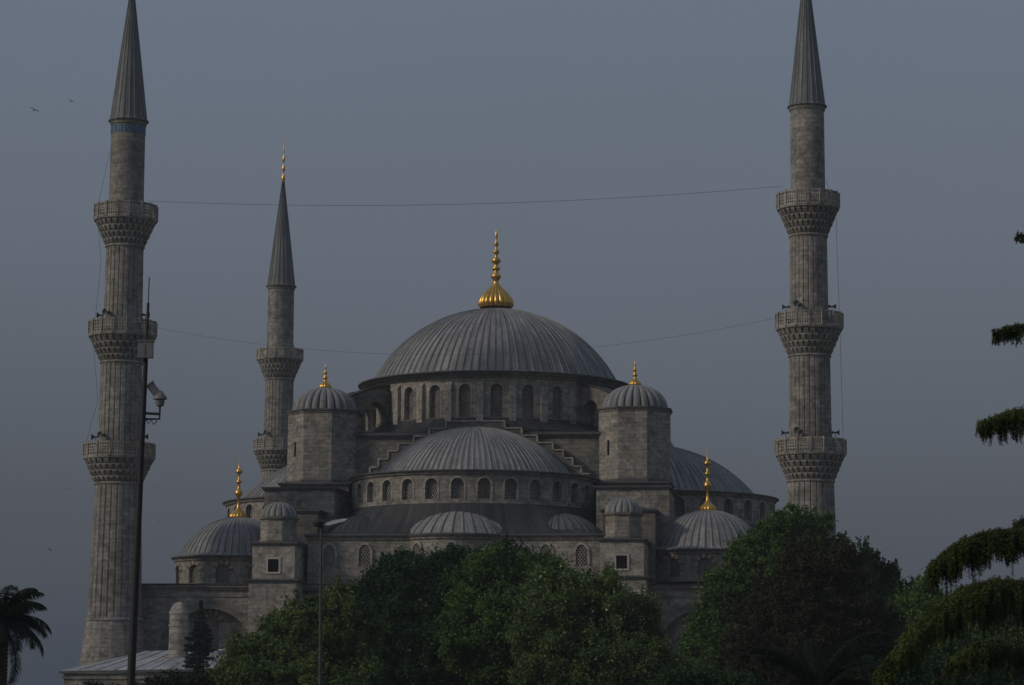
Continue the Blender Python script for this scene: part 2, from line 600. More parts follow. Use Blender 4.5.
def lobed_dome(name, parent, loc, rot, rim, z, apex, lobes, mats, amp=.10, skirt=None, sides=0):
    prof = []
    H = apex - z
    for i in range(17):
        t = PI/2*i/16
        prof.append((max(.02, rim*math.cos(t)**.92), z + H*math.sin(t)))
    mb = MB()
    n = lobes*8
    def rf(a, r, zz):
        return r*(1 - amp*(1-abs(math.sin(a*lobes/2))**.5))
    mb.lathe(prof, circ(n), rf=rf, uscale=lobes/(2*PI))
    if skirt:
        mb.lathe([(rim*.9, z+.02), (skirt, z-.12), (skirt, z-.24), (rim*.8, z-.26)], circ(sides or 32, PI/(sides or 32), 2*PI+PI/(sides or 32)), mi=1)
    return mb.build(name, [mats, EDGE], parent, loc, rot, smooth=50)

FIN1 = [(16.6,0),(18.0,2.5),(18.2,5),(17.0,9),(14.4,13),(10.6,17),(6.4,21),(3.4,25),(2.4,28),(3.3,29.5),(5.2,32),(5.0,34),(2.8,36.5),(2.2,38.5),(4.2,40.5),(4.0,42),(2.1,44),(2.4,46),(4.7,48.5),(4.6,50.5),(2,53),(1.6,56),(3.5,58.5),(3.1,60),(1.4,62),(1.2,65),(2.6,67),(2.2,68.5),(.9,70.5),(1.0,73),(1.7,76),(1.2,79),(.15,82)]
FIN2 = [(8.6,0),(9,1.2),(8.4,3),(6.4,5),(3.6,7.5),(1.9,10),(1.3,13),(1.2,18),(2.2,20),(3.7,22),(4.0,24),(3.0,26.2),(1.3,28),(1.0,31),(1.2,32),(2.9,33.6),(2.8,35),(1.1,36.4),(.9,40),(1.1,41.4),(3.4,43),(3.5,44.8),(1.2,46.8),(.7,50),(.45,55),(.2,60),(.1,62)]
def finial(parent, z, prof, s, hs=1.0, lobes=20, on=20):
    mb = MB()
    p = [(r*s, z + h*s*hs) for r, h in prof]
    zl = z + on*s*hs
    def rf(a, r, zz):
        if zz < zl and r > 3*s: return r*(1.02 - .11*(1-abs(math.sin(a*lobes/2))**.7))
        return r
    mb.lathe(p, circ(lobes*6 if lobes else 24), rf=rf if lobes else None)
    return mb.build('finial', GOLD, parent, smooth=60)

def outline_sweep(mb, pts, prof, mi=0, uvmul=1.0):
    """pts: open polyline [(x,y)] with outward on its right-hand (travelling +x along the front); prof [(offset, z)]"""
    n = len(pts); nor = []
    for i in range(n):
        a = Vector(pts[max(0, i-1)]); b = Vector(pts[min(n-1, i+1)])
        t = (b-a)
        t = t.normalized() if t.length > 1e-6 else Vector((1,0))
        nor.append((t.y, -t.x))
    L = [0]
    for i in range(1, n): L.append(L[-1] + math.dist(pts[i], pts[i-1]))
    rows = []; uvs = []
    v = 0; pv = None
    for off, z in prof:
        if pv is not None: v += math.hypot(off-pv[0], z-pv[1])
        pv = (off, z)
        rows.append([(p[0]+q[0]*off, p[1]+q[1]*off, z) for p, q in zip(pts, nor)])
        uvs.append([(l*uvmul, v) for l in L])
    mb.grid(rows, uvs, mi)

def cornice_box(mb, x0, x1, y0, y1, z, o=.35, h=.45, mi=0):
    """two-step moulding round a rectangular block, its top at z"""
    mb.box(x0-o*.5, x1+o*.5, y0-o*.5, y1+o*.5, z-h, z-h*.5, mi)
    mb.box(x0-o, x1+o, y0-o, y1+o, z-h*.5+.002, z, mi)

# ---------------------------------------------------------------- ground
g = MB()
N = 24
rows = []
for i in range(N+1):
    for_row = []
    for j in range(N+1):
        x = (j/N*2-1); y = (i/N*2-1)
        X = math.copysign(abs(x)**2.2, x)*4000; Y = math.copysign(abs(y)**2.2, y)*4000 + 200
        for_row.append((X, Y, -1.6))
    rows.append(for_row)
g.grid(rows)
tag(g.build('ground', GROUND, smooth=0), kind='structure')
pv = MB(); pv.box(-60, 60, 226, 345, -1.9, -1.52)
tag(pv.build('pavement', PAVE, smooth=0), kind='structure')

# ---------------------------------------------------------------- haze
hm = bpy.data.materials.new('haze_air'); hm.use_nodes = True
hn = hm.node_tree; hn.nodes.clear()
ho = hn.nodes.new('ShaderNodeOutputMaterial'); hv = hn.nodes.new('ShaderNodeVolumePrincipled')
hv.inputs['Color'].default_value = (.80, .86, .95, 1)
hv.inputs['Density'].default_value = HAZE
hv.inputs['Anisotropy'].default_value = 0.0
hn.links.new(hv.outputs[0], ho.inputs['Volume'])
hb = MB(); hb.box(-420, 420, -60, 620, -2.7, 92)
ho_ = tag(hb.build('haze', hm, smooth=0), kind='stuff')

# ---------------------------------------------------------------- the mosque
TH = R(7.0)
MC = Vector((-1.9, 287, 0))
mosque = empty('mosque', MC, -TH,
               label='great grey stone mosque with cascading lead domes and gilded finials between the minarets', cat='mosque')
def ML2W(x, y, z):
    return MC + Matrix.Rotation(-TH, 3, 'Z') @ Vector((x, y, z))
GZ = -1.6

# main dome and drum
DA = 2*PI/26
phis = [(k+.5)*DA + R(1.0) for k in range(26)]
md_drum = drum('dome_drum', mosque, (0,0,0), 0, 14.6, 28.0, 35.0, phis, DA, 1.36, 30.05, 33.05, mats=PALE,
               depth=.55, sur=.22, pil=(.75, .38, 34.1))
mb = MB()
mb.lathe([(14.6, 34.35), (14.8, 34.4), (14.85, 34.62), (15.2, 34.72), (15.3, 34.9), (15.65, 35.0)], circ(104), uscale=15)
mb.build('cornice', TRIM, mosque)
mb = MB()
mb.lathe([(16.6, 28.345), (16.6, 28.6), (15.3, 29.2), (14.75, 29.95), (14.55, 30.0)], circ(104), uscale=14)
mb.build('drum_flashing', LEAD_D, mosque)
md = dome('main_dome', mosque, (0,0,0), 0, 14.2, 35.35, 44.2, 100, LEAD, skirt=15.75, ribw=.16, ribh=.10, rings=30)
e = MB(); e.lathe([(15.6, 34.98), (15.85, 34.97), (15.85, 35.08), (15.6, 35.12)], circ(104)); e.build('eave_edge', EDGE, md)
finial(md, 44.42, FIN1, .1135, .985, lobes=20)

# square block under the drum
mb = MB()
mb.box(-17.4, 17.4, -15.4, 15.4, 10, 27.9)
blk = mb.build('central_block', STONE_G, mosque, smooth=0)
mb = MB(); cornice_box(mb, -17.4, 17.4, -15.4, 15.4, 28.2, .45, .5)
mb.build('cornice', EDGE, blk, smooth=0)
mb = MB()
mb.box(-17.5, 17.5, -15.5, 15.5, 28.203, 28.34)
mb.build('roof', LEAD_D, blk, smooth=0)

# diagonal flying buttresses between drum and weight towers
fly = [(14.3,34.2),(17.4,33.5),(19.2,32.7),(19.2,28.2),(17.6,28.2),(17.6,30.9),(17.3,31.7),(16.7,32.2),(16.0,32.2),(15.3,31.7),(15.0,30.9),(14.9,28.2),(14.3,28.2)]
fly0 = None
for q in (1, -1):
    for d in (50, 64, 116, 130):
        a = q*R(d)
        if fly0 is None:
            m_ = MB(); m_.prism([(-r, z) for r, z in fly], 'x', -.75, .75)
            m_.prism([(-14.3,34.34),(-17.4,33.66),(-19.45,32.8),(-19.45,32.68),(-17.4,33.52),(-14.3,34.2)], 'x', -.92, .92, 1)
            fly0 = m_.build('flying_buttress', [TRIM, LEAD_D], mosque, (0,0,0), a, smooth=0)
        else:
            copy_part(fly0, mosque, (0,0,0), a)

# stepped great arches on the four sides
st = [(3.3,29.3),(5.3,28.5),(7.1,27.7),(8.9,26.9),(10.1,26.1),(11.2,25.2),(12.2,24.3),(13.2,23.5)]
def stepped(rot, a, sx=1.0):
    pts = []
    x = 0
    r = []
    for i, (px, pz) in enumerate(st):
        r.append((px*sx, pz))
        if i+1 < len(st): r.append((px*sx, st[i+1][1]))
    r.append((st[-1][0]*sx, 15))
    poly = r + [(-x, z) for x, z in r[::-1]]
    mb = MB(); mb.prism(poly, 'y', -a, -a+1.6)
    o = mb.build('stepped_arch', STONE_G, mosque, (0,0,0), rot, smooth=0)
    mb = MB()
    px0 = 0
    for sg in (-1, 1):
        px0 = 0
        for i, (px, pz) in enumerate(st):
            xa, xb = sorted((sg*px0*sx, sg*(px*sx+.12)))
            if i == 0:
                if sg > 0: mb.box(-px*sx-.12, px*sx+.12, -a-.14, -a+1.72, pz, pz+.16)
            else:
                mb.box(xa, xb, -a-.14, -a+1.72, pz, pz+.16)
            if i+1 < len(st):
                xa, xb = sorted((sg*px*sx, sg*(px*sx+.2)))
                mb.box(xa+.001, xb-.001, -a-.16, -a+.3, st[i+1][1]+.16, pz-.002)
            px0 = px + .12/sx
    mb.build('coping', PALE, o, smooth=0)
stepped(0, 16.6, .94)
stepped(PI/2, 18.2, .95)
stepped(-PI/2, 18.2, .95)
stepped(PI, 16.6)

def semidome_unit(rot, a, rc, rs, zbot, ztop, apex, hw, reach, lobes, exed, zeave, zwall, win, back=False, nwin=15):
    """half dome on a windowed half drum, lead skirt roof over small exedra domes, wall down to zwall"""
    c, s = math.cos(rot), math.sin(rot)
    loc = (s*a, -c*a, 0)           # centre on the axis pointing away from the main dome
    span = PI
    sd = dome('semi_dome', mosque, loc, rot, rs, ztop+.28, apex, 52, LEAD, span=span, skirt=rc+.45, ribw=.15, ribh=.09, rings=22)
    da = R(12.1)
    ph = [k*da for k in range(-7, 8)]
    dr = drum('semi_dome_drum', mosque, loc, rot, rc, zbot-.3, ztop-.1, ph, da, 1.35, zbot+.55, zbot+2.05, mats=STONE, depth=.5, sur=.2)
    m_ = MB()
    m_.lathe([(rc, ztop-.5), (rc+.2, ztop-.45), (rc+.25, ztop-.28), (rc+.42, ztop-.2), (rc+.42, ztop-.1)], circ(60, -PI/2, PI/2), uscale=rc)
    m_.lathe([(rc+.42, ztop-.12), (rc+.52, ztop-.13), (rc+.52, ztop-.04), (rc+.4, ztop)], circ(60, -PI/2, PI/2), mi=1)
    m_.build('cornice', [TRIM, EDGE], dr)
    # outline of the wall below
    def dist(f):
        sn, cs = abs(math.sin(f)), max(1e-6, math.cos(f))
        d = min(hw/max(sn, 1e-6), reach/cs)
        for lx, ly, lr in lobes:
            fx, fy = math.sin(f), math.cos(f)
            t = lx*fx + ly*fy
            q = lr*lr - (lx*lx + ly*ly - t*t)
            if q > 0: d = max(d, t + math.sqrt(q))
        return d
    fs = [R(x) for x in np.arange(-90, 90.1, 1.25)]
    outl = [(dist(f)*math.sin(f), -dist(f)*math.cos(f)) for f in fs]
    m_ = MB()
    r0 = [((rc+.02)*math.sin(f), -(rc+.02)*math.cos(f), zbot+.12) for f in fs]
    rows = []; uvs = []
    for k in range(7):
        t = k/6
        row = []; uv = []
        for f, p, q in zip(fs, r0, outl):
            L = math.hypot(q[0], q[1])
            Lq = (L+.35)/L
            x = p[0]*(1-t) + q[0]*Lq*t; y = p[1]*(1-t) + q[1]*Lq*t
            z = (zeave+.12) + (p[2]-zeave-.12)*(1-t)**2.4
            row.append((x, y, z)); uv.append((f*rc/.75, t*max(1.5, L-rc)*1.0))
        rows.append(row); uvs.append(uv)
    m_.grid(rows, uvs)
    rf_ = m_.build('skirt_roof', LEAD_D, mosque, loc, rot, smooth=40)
    for i, (ex, ey, er, eh) in enumerate(exed):
        m2 = None
        p = Vector((ex, -ey, 0)); Mz = Matrix.Rotation(rot, 3, 'Z')
        wl = Mz @ p + Vector(loc)
        f = math.atan2(ex, ey)
        dome('exedra_dome', mosque, wl, rot + f*.55, er, zeave+.12, zeave+.12+eh, 34, LEAD if i == 0 else (LEAD_M if i == 1 else LEAD_D), span=2*PI, ribw=.12, ribh=.08, rings=12)  # flanking domes get darker lead copies, the shadow there put into the colour
    m_ = MB()
    outline_sweep(m_, outl, [(0, zwall), (0, zeave)])
    outline_sweep(m_, outl, [(0, zeave-.5), (.18, zeave-.45), (.2, zeave-.25), (.38, zeave-.16), (.38, zeave-.06)], mi=1)
    outline_sweep(m_, outl, [(.36, zeave-.07), (.48, zeave-.06), (.48, zeave+.04), (.3, zeave+.12)], mi=2)
    wl = m_.build('apse_wall', [STONE, TRIM, EDGE], mosque, loc, rot, smooth=25)
    for f, wz, ww, wh in win:
        d = dist(f)
        e_ = .02
        p0 = Vector((dist(f-e_)*math.sin(f-e_), -dist(f-e_)*math.cos(f-e_)))
        p1 = Vector((dist(f+e_)*math.sin(f+e_), -dist(f+e_)*math.cos(f+e_)))
        t = (p1-p0).normalized(); yaw = math.atan2(t.y, t.x)
        wm = window_mesh(flat_map(0), ww, wz, wz+wh, True, 0, .26, .16, n=8, inset=-.03)
        wm.build('window', [LATT, PALE, REDV], wl, (d*math.sin(f), -d*math.cos(f), 0), yaw, smooth=0)
    return sd

win_front = []
for x in (-13.1, -9.4, 9.4, 13.1):
    win_front.append((math.atan2(x, 14.8), 13.0, 1.15, 1.35))
for x in (-3.9, 0, 3.9):
    win_front.append((math.atan2(x, 16.2), 13.1, 1.15, 1.35))
for x in (-13.1, -9.4, -3.9, 0, 3.9, 9.4, 13.1):
    win_front.append((math.atan2(x, 14.8 if abs(x) > 5 else 16.2), 8.2, 1.2, 1.5))
semidome_unit(0, 16.6, 13.2, 10.6, 19.35, 22.95, 28.7, 15.3, 14.7, [(0, 10.9, 5.9)],
              [(0, 10.2, 6.4, 3.2), (9.9, 8.2, 5.0, 2.6), (-9.9, 8.2, 5.0, 2.6)], 16.05, GZ, win_front)
for sgn in (1, -1):
    wn = [(math.atan2(x, 15.4), 12.6, 1.15, 1.35) for x in (-11, -7.5, 7.5, 11)]
    semidome_unit(sgn*PI/2, 17.6 if sgn > 0 else 17.0, 14.4 if sgn > 0 else 14.0, 12.3, 18.6 if sgn > 0 else 18.15, 22.05 if sgn > 0 else 21.6, 28.3 if sgn > 0 else 27.6, 14.6, 15.2, [(0, 11.4, 5.8)],
                  [(0, 11.2, 5.4, 2.7), (9.2, 9.2, 4.8, 2.2), (-9.2, 9.2, 4.8, 2.2)], 16.0, 10.5, wn)
semidome_unit(PI, 16.6, 13.2, 10.6, 19.35, 22.95, 28.7, 15.3, 14.7, [(0, 10.9, 5.9)],
              [(0, 10.7, 5.55, 3.0)], 16.45, GZ, [])

# octagonal weight towers
def oct_prism(mb, r, z0, z1, mi=0, n=8):
    a = [PI/n + 2*PI*k/n for k in range(n+1)]
    rr = r/math.cos(PI/n)
    for i in range(n):
        p = [(rr*math.sin(t), -rr*math.cos(t)) for t in (a[i], a[i+1])]
        wd = math.dist(p[0], p[1])
        mb.face([(*p[0], z0), (*p[1], z0), (*p[1], z1), (*p[0], z1)], [(i*wd, z0), ((i+1)*wd, z0), ((i+1)*wd, z1), (i*wd, z1)], mi)
    mb.face([(rr*math.sin(t), -rr*math.cos(t), z1) for t in a[:-1]], None, mi)

for sx, ty, tz in ((17.2, -14, 30.85), (-17.2, -14, 30.85), (16.6, 11.5, 28.4), (-16.6, 11.5, 28.4)):
    mb = MB()
    oct_prism(mb, 3.78, 22.5, tz-.5)
    oct_prism(mb, 3.88, tz-.5, tz-.28, 1)
    oct_prism(mb, 4.02, tz-.278, tz-.10, 2)
    oct_prism(mb, 4.0, 22.6, 22.95, 2)
    t = mb.build('weight_tower', [STONE, TRIM, EDGE], mosque, (sx, ty, 0), 0, smooth=0)
    slit = MB(); slit.box(-.16, .16, -3.83, -3.7, 25.6, 27.2); slit.box(-.28, .28, -3.80, -3.7, 25.45, 27.35, 1)
    slit.build('slit_window', [DARK, PALE], t, rot=-PI/4, smooth=0)
    tdm = lobed_dome('tower_dome', mosque, (sx, ty, 0), 0, 3.62, tz-.1, tz+2.65, 24, LEAD, skirt=4.05, sides=8)
    finial(tdm, tz+2.55, [(6,0),(6.6,1),(6.2,3),(4.2,5),(2.2,7),(1.4,9),(2.4,10.4),(2.3,11.6),(1.2,13),(1.1,14.5),(1.9,15.7),(1.7,16.7),(.8,18),(.6,20),(1.1,21.3),(.5,23),(.1,25.5)], .110, 1.0, lobes=12, on=5)

# stepping masses below the towers
for sx in (1, -1):
    def bx(nm, x0, x1, y0, y1, z, mat=STONE, roofh=.0, z0=GZ):
        m_ = MB(); X = sorted((sx*x0, sx*x1))
        m_.box(X[0], X[1], y0, y1, z0, z-.35)
        cornice_box(m_, X[0], X[1], y0, y1, z, .28, .36, 1)
        o = m_.build(nm, [mat, EDGE], mosque, smooth=0)
        m_ = MB()
        w_ = (X[1]-X[0]); cx = sum(X)/2; cy = (y0+y1)/2
        if roofh:
            b = [(X[0]-.2, y0-.2, z+.004), (X[1]+.2, y0-.2, z+.004), (X[1]+.2, y1+.2, z+.004), (X[0]-.2, y1+.2, z+.004)]
            t = [(cx+(p[0]-cx)*.35, cy+(p[1]-cy)*.45, z+roofh) for p in b]
            for i in range(4):
                j = (i+1) % 4; m_.face([b[i], b[j], t[j], t[i]])
            m_.face(t)
            m_.build('roof', LEAD_D, o, smooth=0)
        return o
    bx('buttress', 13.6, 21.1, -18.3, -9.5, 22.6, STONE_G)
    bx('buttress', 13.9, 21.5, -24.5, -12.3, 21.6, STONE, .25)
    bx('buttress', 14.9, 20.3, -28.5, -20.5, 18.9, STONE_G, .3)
    tx, tz_ = (17.4, 0) if sx > 0 else (18.0, -.35)
    up = bx('turret_base', tx-2.2, tx+2.2, -35.2, -26.0, 15.5+tz_, PALE)
    lo = bx('buttress', tx-2.45, tx+2.45, -35.5, -25.5, 11.75+tz_, STONE)
    mw = MB()
    cx = sx*tx
    mw.box(cx-.55, cx+.55, -35.24, -35.0, 12.45, 13.75)
    for (a0, a1, b0, b1) in ((-.76, -.551, 12.27, 13.93), (.551, .76, 12.27, 13.93), (-.55, .55, 13.752, 13.93), (-.55, .55, 12.27, 12.448)):
        mw.box(cx+a0, cx+a1, -35.30, -35.1, b0, b1, 1)
    mw.build('window', [DARK, MARB], up, (0,0,tz_), smooth=0)
    mb = MB()
    oct_prism(mb, 1.75, 15.5, 17.95); oct_prism(mb, 1.95, 17.9, 18.1, 1); oct_prism(mb, 1.9, 15.5, 15.75, 1)
    mb.build('turret_drum', [STONE, TRIM], mosque, (sx*tx, -33, tz_), 0, smooth=0)
    lobed_dome('turret_dome', mosque, (sx*tx, -33, tz_), 0, 1.9, 18.12, 19.7, 16, LEAD, skirt=2.05, sides=8)

# lower body with great blind arches
HX, HY, HT = 35.5, 32.0, 10.45
body = MB()
body.box(-HX, HX, -HY+1.3, HY, GZ, HT-.02)
for sx in (-1, 1):
    x0, x1 = (-HX, -19.8) if sx < 0 else (19.8, HX)
    wall_panel(body, flat_map(-HY), x0, x1, GZ, HT, sx*25.3, 9.2, GZ, 3.9, False, 1.35, n=24)
    body.face([(sx*HX, -HY, GZ), (sx*HX, -HY+1.4, GZ), (sx*HX, -HY+1.4, HT), (sx*HX, -HY, HT)])
body.box(-15, 15, -HY+.4, -HY+1.2, GZ, HT-.03)
bo = body.build('hall_wall', [STONE], mosque, smooth=25)
mb = MB()
cornice_box(mb, -HX, HX, -HY, HY, HT+.45, .42, .5)
mb.box(-HX-.12, HX+.12, -HY-.12, HY+.1, HT-.75, HT-.5)
mb.build('cornice', TRIM, bo, smooth=0)
mb = MB()
mb.box(-HX-.48, HX+.48, -HY-.48, HY+.48, HT+.452, HT+.60)
mb.build('roof', LEAD_D, bo, smooth=0)
for sx in (-1, 1):
    am = window_mesh(flat_map(-HY), 9.2, 3.9, 3.9, False, 1, .75, .06, vous=False, n=24)
    # great arch ring only: keep the surround faces
    keep = [i for i, m in enumerate(am.mi) if m]
    am.f = [am.f[i] for i in keep]; am.uv = [am.uv[i] for i in keep]; am.mi = [0]*len(keep)
    am.build('arch_ring', TRIM, bo, (sx*25.3, 0, 0), smooth=0)
    for dx, sill, spr, ww in ((0, 4.4, 7.1, 1.5), (-2.7, 1.2, 4.6, 1.4), (2.7, 1.2, 4.6, 1.4), (0, -.4, 2.4, 1.4)):
        wm = window_mesh(flat_map(-HY+1.3), ww, sill, spr, True, 0, .5, .12, vous=True, n=10, inset=-.03)
        wm.build('window', [LATT, PALE, REDV], bo, (sx*25.3+dx, 0, 0), smooth=0)
    wm = window_mesh(flat_map(-HY), 1.4, 3.0, 5.2, True, 0, .45, .1, vous=True, n=10, inset=-.03)
    wm.build('window', [LATT, PALE, REDV], bo, (sx*33.2, 0, 0), smooth=0)

# corner domes
for sx, sy in ((1, -1), (-1, -1), (1, 1), (-1, 1)):
    loc = (25.4 if sx > 0 else -24.85, sy*22, .3 if sx > 0 else -.35)
    d8 = 2*PI/12
    o = drum('corner_drum', mosque, loc, 0, 6.55, 11.2, 14.35, [k*d8 for k in range(12)], d8, 1.5, 11.65, 12.85,
             mats=STONE, depth=.35, sur=.42, vous=True)
    m_ = MB()
    m_.lathe([(6.55, 14.0), (6.7, 14.05), (6.75, 14.25), (6.95, 14.35), (6.95, 14.42)], circ(60), uscale=6.5)
    m_.lathe([(6.95, 14.41), (7.05, 14.40), (7.05, 14.52), (6.8, 14.6)], circ(60), mi=1)
    m_.build('cornice', [TRIM, EDGE], o)
    cdm = dome('corner_dome', mosque, loc, 0, 6.0, 14.85, 18.95, 50, LEAD, skirt=7.0, ribw=.11, ribh=.07, rings=18)
    finial(cdm, 18.85, FIN2, .105, 1.08, lobes=14, on=6)

# ---------------------------------------------------------------- minarets
def zpx(x, y, d): return P(x, y, d).z

def bal_mesh(rp, z_top, z_par, z_bot, r_sh):
    """returns (gallery mesh with stalactite corbels, parapet mesh)"""
    co = MB()
    tiers = 4; n = 28
    H = z_par - z_bot
    for t in range(tiers):
        za = z_bot + H*t/tiers; zb = z_bot + H*(t+1)/tiers
        ra = r_sh + (rp-.12-r_sh)*((t+.35)/tiers)**1.0
        rb = r_sh + (rp-.12-r_sh)*((t+1)/tiers)**.9
        co.lathe([(ra-.22, za), (rb-.25, zb)], circ(48), uscale=rp)
        co.lathe([(rb-.05, zb-.10), (rb+.02, zb-.09), (rb+.02, zb), (rb-.4, zb)], circ(48), uscale=rp)
        for k in range(n):
            a = 2*PI*(k + .5*(t % 2))/n
            M = Matrix.Rotation(a, 4, 'Z')
            wd = PI*rb/n*.62
            b0 = -(rb); 
            co.prism([(-(ra-.25), za+.02), (-(ra-.02), za+.05), (-rb, zb-.22), (-rb, zb-.1), (-(rb-.35), zb-.1)], 'x', -wd, wd, 0, M)
    co.lathe([(r_sh, z_bot-.25), (r_sh+.12, z_bot-.2), (r_sh+.12, z_bot)], circ(48), uscale=rp)
    co.lathe([(rp-.12, z_par-.02), (rp+.05, z_par), (rp+.05, z_par+.16), (rp-.1, z_par+.17)], circ(48), uscale=rp)
    co.lathe([(r_sh-.3, z_par+.1), (rp, z_par+.1)], circ(48), uscale=rp)
    pa = MB()
    n = 16
    h0, h1 = z_par+.17, z_top
    for k in range(n):
        a0 = 2*PI*k/n; a1 = 2*PI*(k+1)/n
        p0 = Vector((rp*math.sin(a0), -rp*math.cos(a0), 0)); p1 = Vector((rp*math.sin(a1), -rp*math.cos(a1), 0))
        mid = (p0+p1)/2; L = (p1-p0).length; t = (p1-p0).normalized()
        M = Matrix.Translation(mid) @ Matrix.Rotation(math.atan2(t.y, t.x), 4, 'Z')
        T = .10
        pa.box(-L/2, L/2, -T, T, h1-.16, h1, 0, M)
        pa.box(-L/2, L/2, -T, T, h0, h0+.16, 0, M)
        pa.box(-L/2-.09, -L/2+.09, -T-.05, T+.05, h0, h1+.06, 0, M)
        nb = 4
        for i in range(1, nb+1):
            x = -L/2 + L*i/(nb+1)
            pa.box(x-.055, x+.055, -T*.6, T*.6, h0+.16, h1-.16, 0, M)
        hh = h1-h0-.32
        for i in range(1, 4):
            z = h0+.16+hh*i/4
            pa.box(-L/2+.09, L/2-.09, -T*.55, T*.55, z-.055, z+.055, 0, M)
    return co, pa

def horn(parent, r, z, a):
    m_ = MB()
    prof = [(.06, .25), (.07, .45), (.12, .60), (.20, .72), (.33, .82), (.31, .82), (.1, .62), (.02, .60)]
    M = Matrix.Rotation(a, 4, 'Z') @ Matrix.Translation((0, -r, z)) @ Matrix.Rotation(PI/2, 4, 'X')
    b = len(m_.v)
    m_.lathe(prof, circ(16))
    m_.v = m_.v[:b] + [tuple(M @ Vector(p)) for p in m_.v[b:]]
    m_.box(-.14, .14, -r-.3, -r+.02, z-.12, z+.12, 0, Matrix.Rotation(a, 4, 'Z'))
    m_.box(-.03, .03, -r-.45, -r-.38, z-1.0, z, 0, Matrix.Rotation(a, 4, 'Z'))
    m_.build('loudspeaker', IRON, parent, smooth=40)

def minaret(name, pos, levels, radii, cone_h, cone_r, z_cone, bals, zring, label, tiles=False, finial_s=.1):
    """bals: [(r_parapet, z_top, z_par, z_bot)] top to bottom; radii of shaft segments top to bottom"""
    root = empty(name, (pos[0], pos[1], GZ), -TH, label=label, cat='minaret', group='minarets of the mosque')
    def L(z): return z - GZ
    flutes = 24
    def rf(a, r, z):
        x = (a*flutes/(2*PI)) % 1.0
        d = abs(x-.5)*2          # 1 at edges
        return r*(1 - .045*max(0, (d-.72)/.28)**1 + .0*d)
    angs = circ(flutes*6)
    # shaft segments
    zs = [z_cone] + [b[2] for b in bals]
    for i, r in enumerate(radii[:-1]):
        zt = zs[i]; zb = zs[i+1]
        mb = MB()
        if i == 0:
            mb.lathe([(r*1.03, L(zb)), (r, L(zt))], circ(48), uscale=r)
        else:
            mb.lathe([(r*1.04, L(zb)), (r*.985, L(zt)-.2)], angs, rf=rf, uscale=r)
        sh = mb.build('shaft', MINST, root, smooth=20)
        # doorway onto the gallery
        dm = MB(); dm.box(-.42, .42, -r*1.06-.02, -r*.9, L(zb)+.15, L(zb)+2.0)
        dm.box(-.58, .58, -r*1.06+.04, -r*.9, L(zb)+.15, L(zb)+2.2, 1)
        dm.build('doorway', [DARK, PALE], sh, rot=R(118), smooth=0)
    r = radii[-1]
    mb = MB()
    zb = zring
    mb.lathe([(r*1.17, L(zb)), (r*1.0, L(bals[-1][3]))], angs, rf=rf, uscale=r)
    mb.build('shaft', MINST, root, smooth=20)
    mb = MB()
    mb.lathe([(r*1.20, L(zb)-.05), (r*1.24, L(zb)), (r*1.24, L(zb)+.22), (r*1.18, L(zb)+.3)], circ(48), uscale=r)
    n16 = [PI/16 + 2*PI*k/16 for k in range(17)]
    mb.lathe([(r*1.62, 0), (r*1.56, L(zb)*.25), (r*1.40, L(zb)-3.4), (r*1.20, L(zb))], n16, uscale=r*1.3)
    mb.build('base', MINST, root, smooth=12)
    for rp, zt, zp, zbt in bals:
        i = [b[0] for b in bals].index(rp)
        co, pa = bal_mesh(rp, L(zt), L(zp), L(zbt), radii[i+1])
        b = co.build('balcony', MINST, root, smooth=25)
        pa.build('parapet', PALE, b, smooth=0)
    for i, (rp, zt, zp, zbt) in enumerate(bals[1:] if len(bals) > 2 else bals[1:]):
        for a in (-90, -28, 92, 178):
            horn(root, radii[i+1], L(zt)+.75, R(a))
    # collar and spire
    mb = MB()
    mb.lathe([(radii[0], L(z_cone)-.45), (radii[0]+.1, L(z_cone)-.4), (radii[0]+.12, L(z_cone)-.2), (cone_r, L(z_cone)-.12), (cone_r, L(z_cone))], circ(48), uscale=2)
    mb.build('collar', TRIM, root)
    n = 20; da = 2*PI/n; ph = []; up = {}
    for k in range(n):
        for q, h in ((-.018, 1), (.018, 1), (.04, 0), (da/2, 0), (da-.04, 0)):
            a = k*da+q; ph.append(a); up[round(a, 6)] = h
    ph.append(2*PI-.018)
    prof = [(cone_r+.12, L(z_cone)-.02), (cone_r+.12, L(z_cone)+.1), (cone_r-.05, L(z_cone)+.22)]
    for i in range(1, 13):
        t = i/12
        prof.append(((cone_r-.05)*(1-t) + .10*t, L(z_cone)+.22 + (cone_h-.22)*t))
    mb = MB()
    mb.lathe(prof, ph, rf=lambda a, r, z: r + .05*up.get(round(a, 6), 0), uscale=1/da)
    sp = mb.build('spire', LEAD_S, root, smooth=35)
    finial(sp, L(z_cone)+cone_h-.3, [(1.6,0),(2.4,2),(2.6,3.5),(1.4,5.5),(.9,8),(2.2,10),(2.2,12),(.9,14),(.8,16.5),(2.0,18),(1.9,20),(.7,22),(.6,25),(1.4,26.5),(.6,28),(.4,33),(.08,38)], finial_s, 1.0, lobes=0) if finial_s < .12 else finial(sp, L(z_cone)+cone_h-.3, [(1.6,0),(2.2,2),(2.3,3.5),(1.2,5.5),(.8,8),(1.9,10),(1.9,12),(.8,14),(.7,16.5),(1.7,18),(1.6,20),(.6,22),(.5,25),(1.1,26.5),(.5,28),(.35,33),(.08,38)], .115, 1.42, lobes=0)
    if tiles:
        mb = MB()
        for k in range(16):
            a = 2*PI*(k+.5)/16
            mb.box(-.22, .22, -radii[0]-.05, -radii[0]+.1, L(z_cone)-1.35, L(z_cone)-.55, 0, Matrix.Rotation(a, 4, 'Z'))
        mb.build('tile_band', TILE, root, smooth=0)
    return root

DL, DR, DF = 256.5, 248.0, 333.5
def zz(ys, x, d): return [zpx(x, y, d) for y in ys]
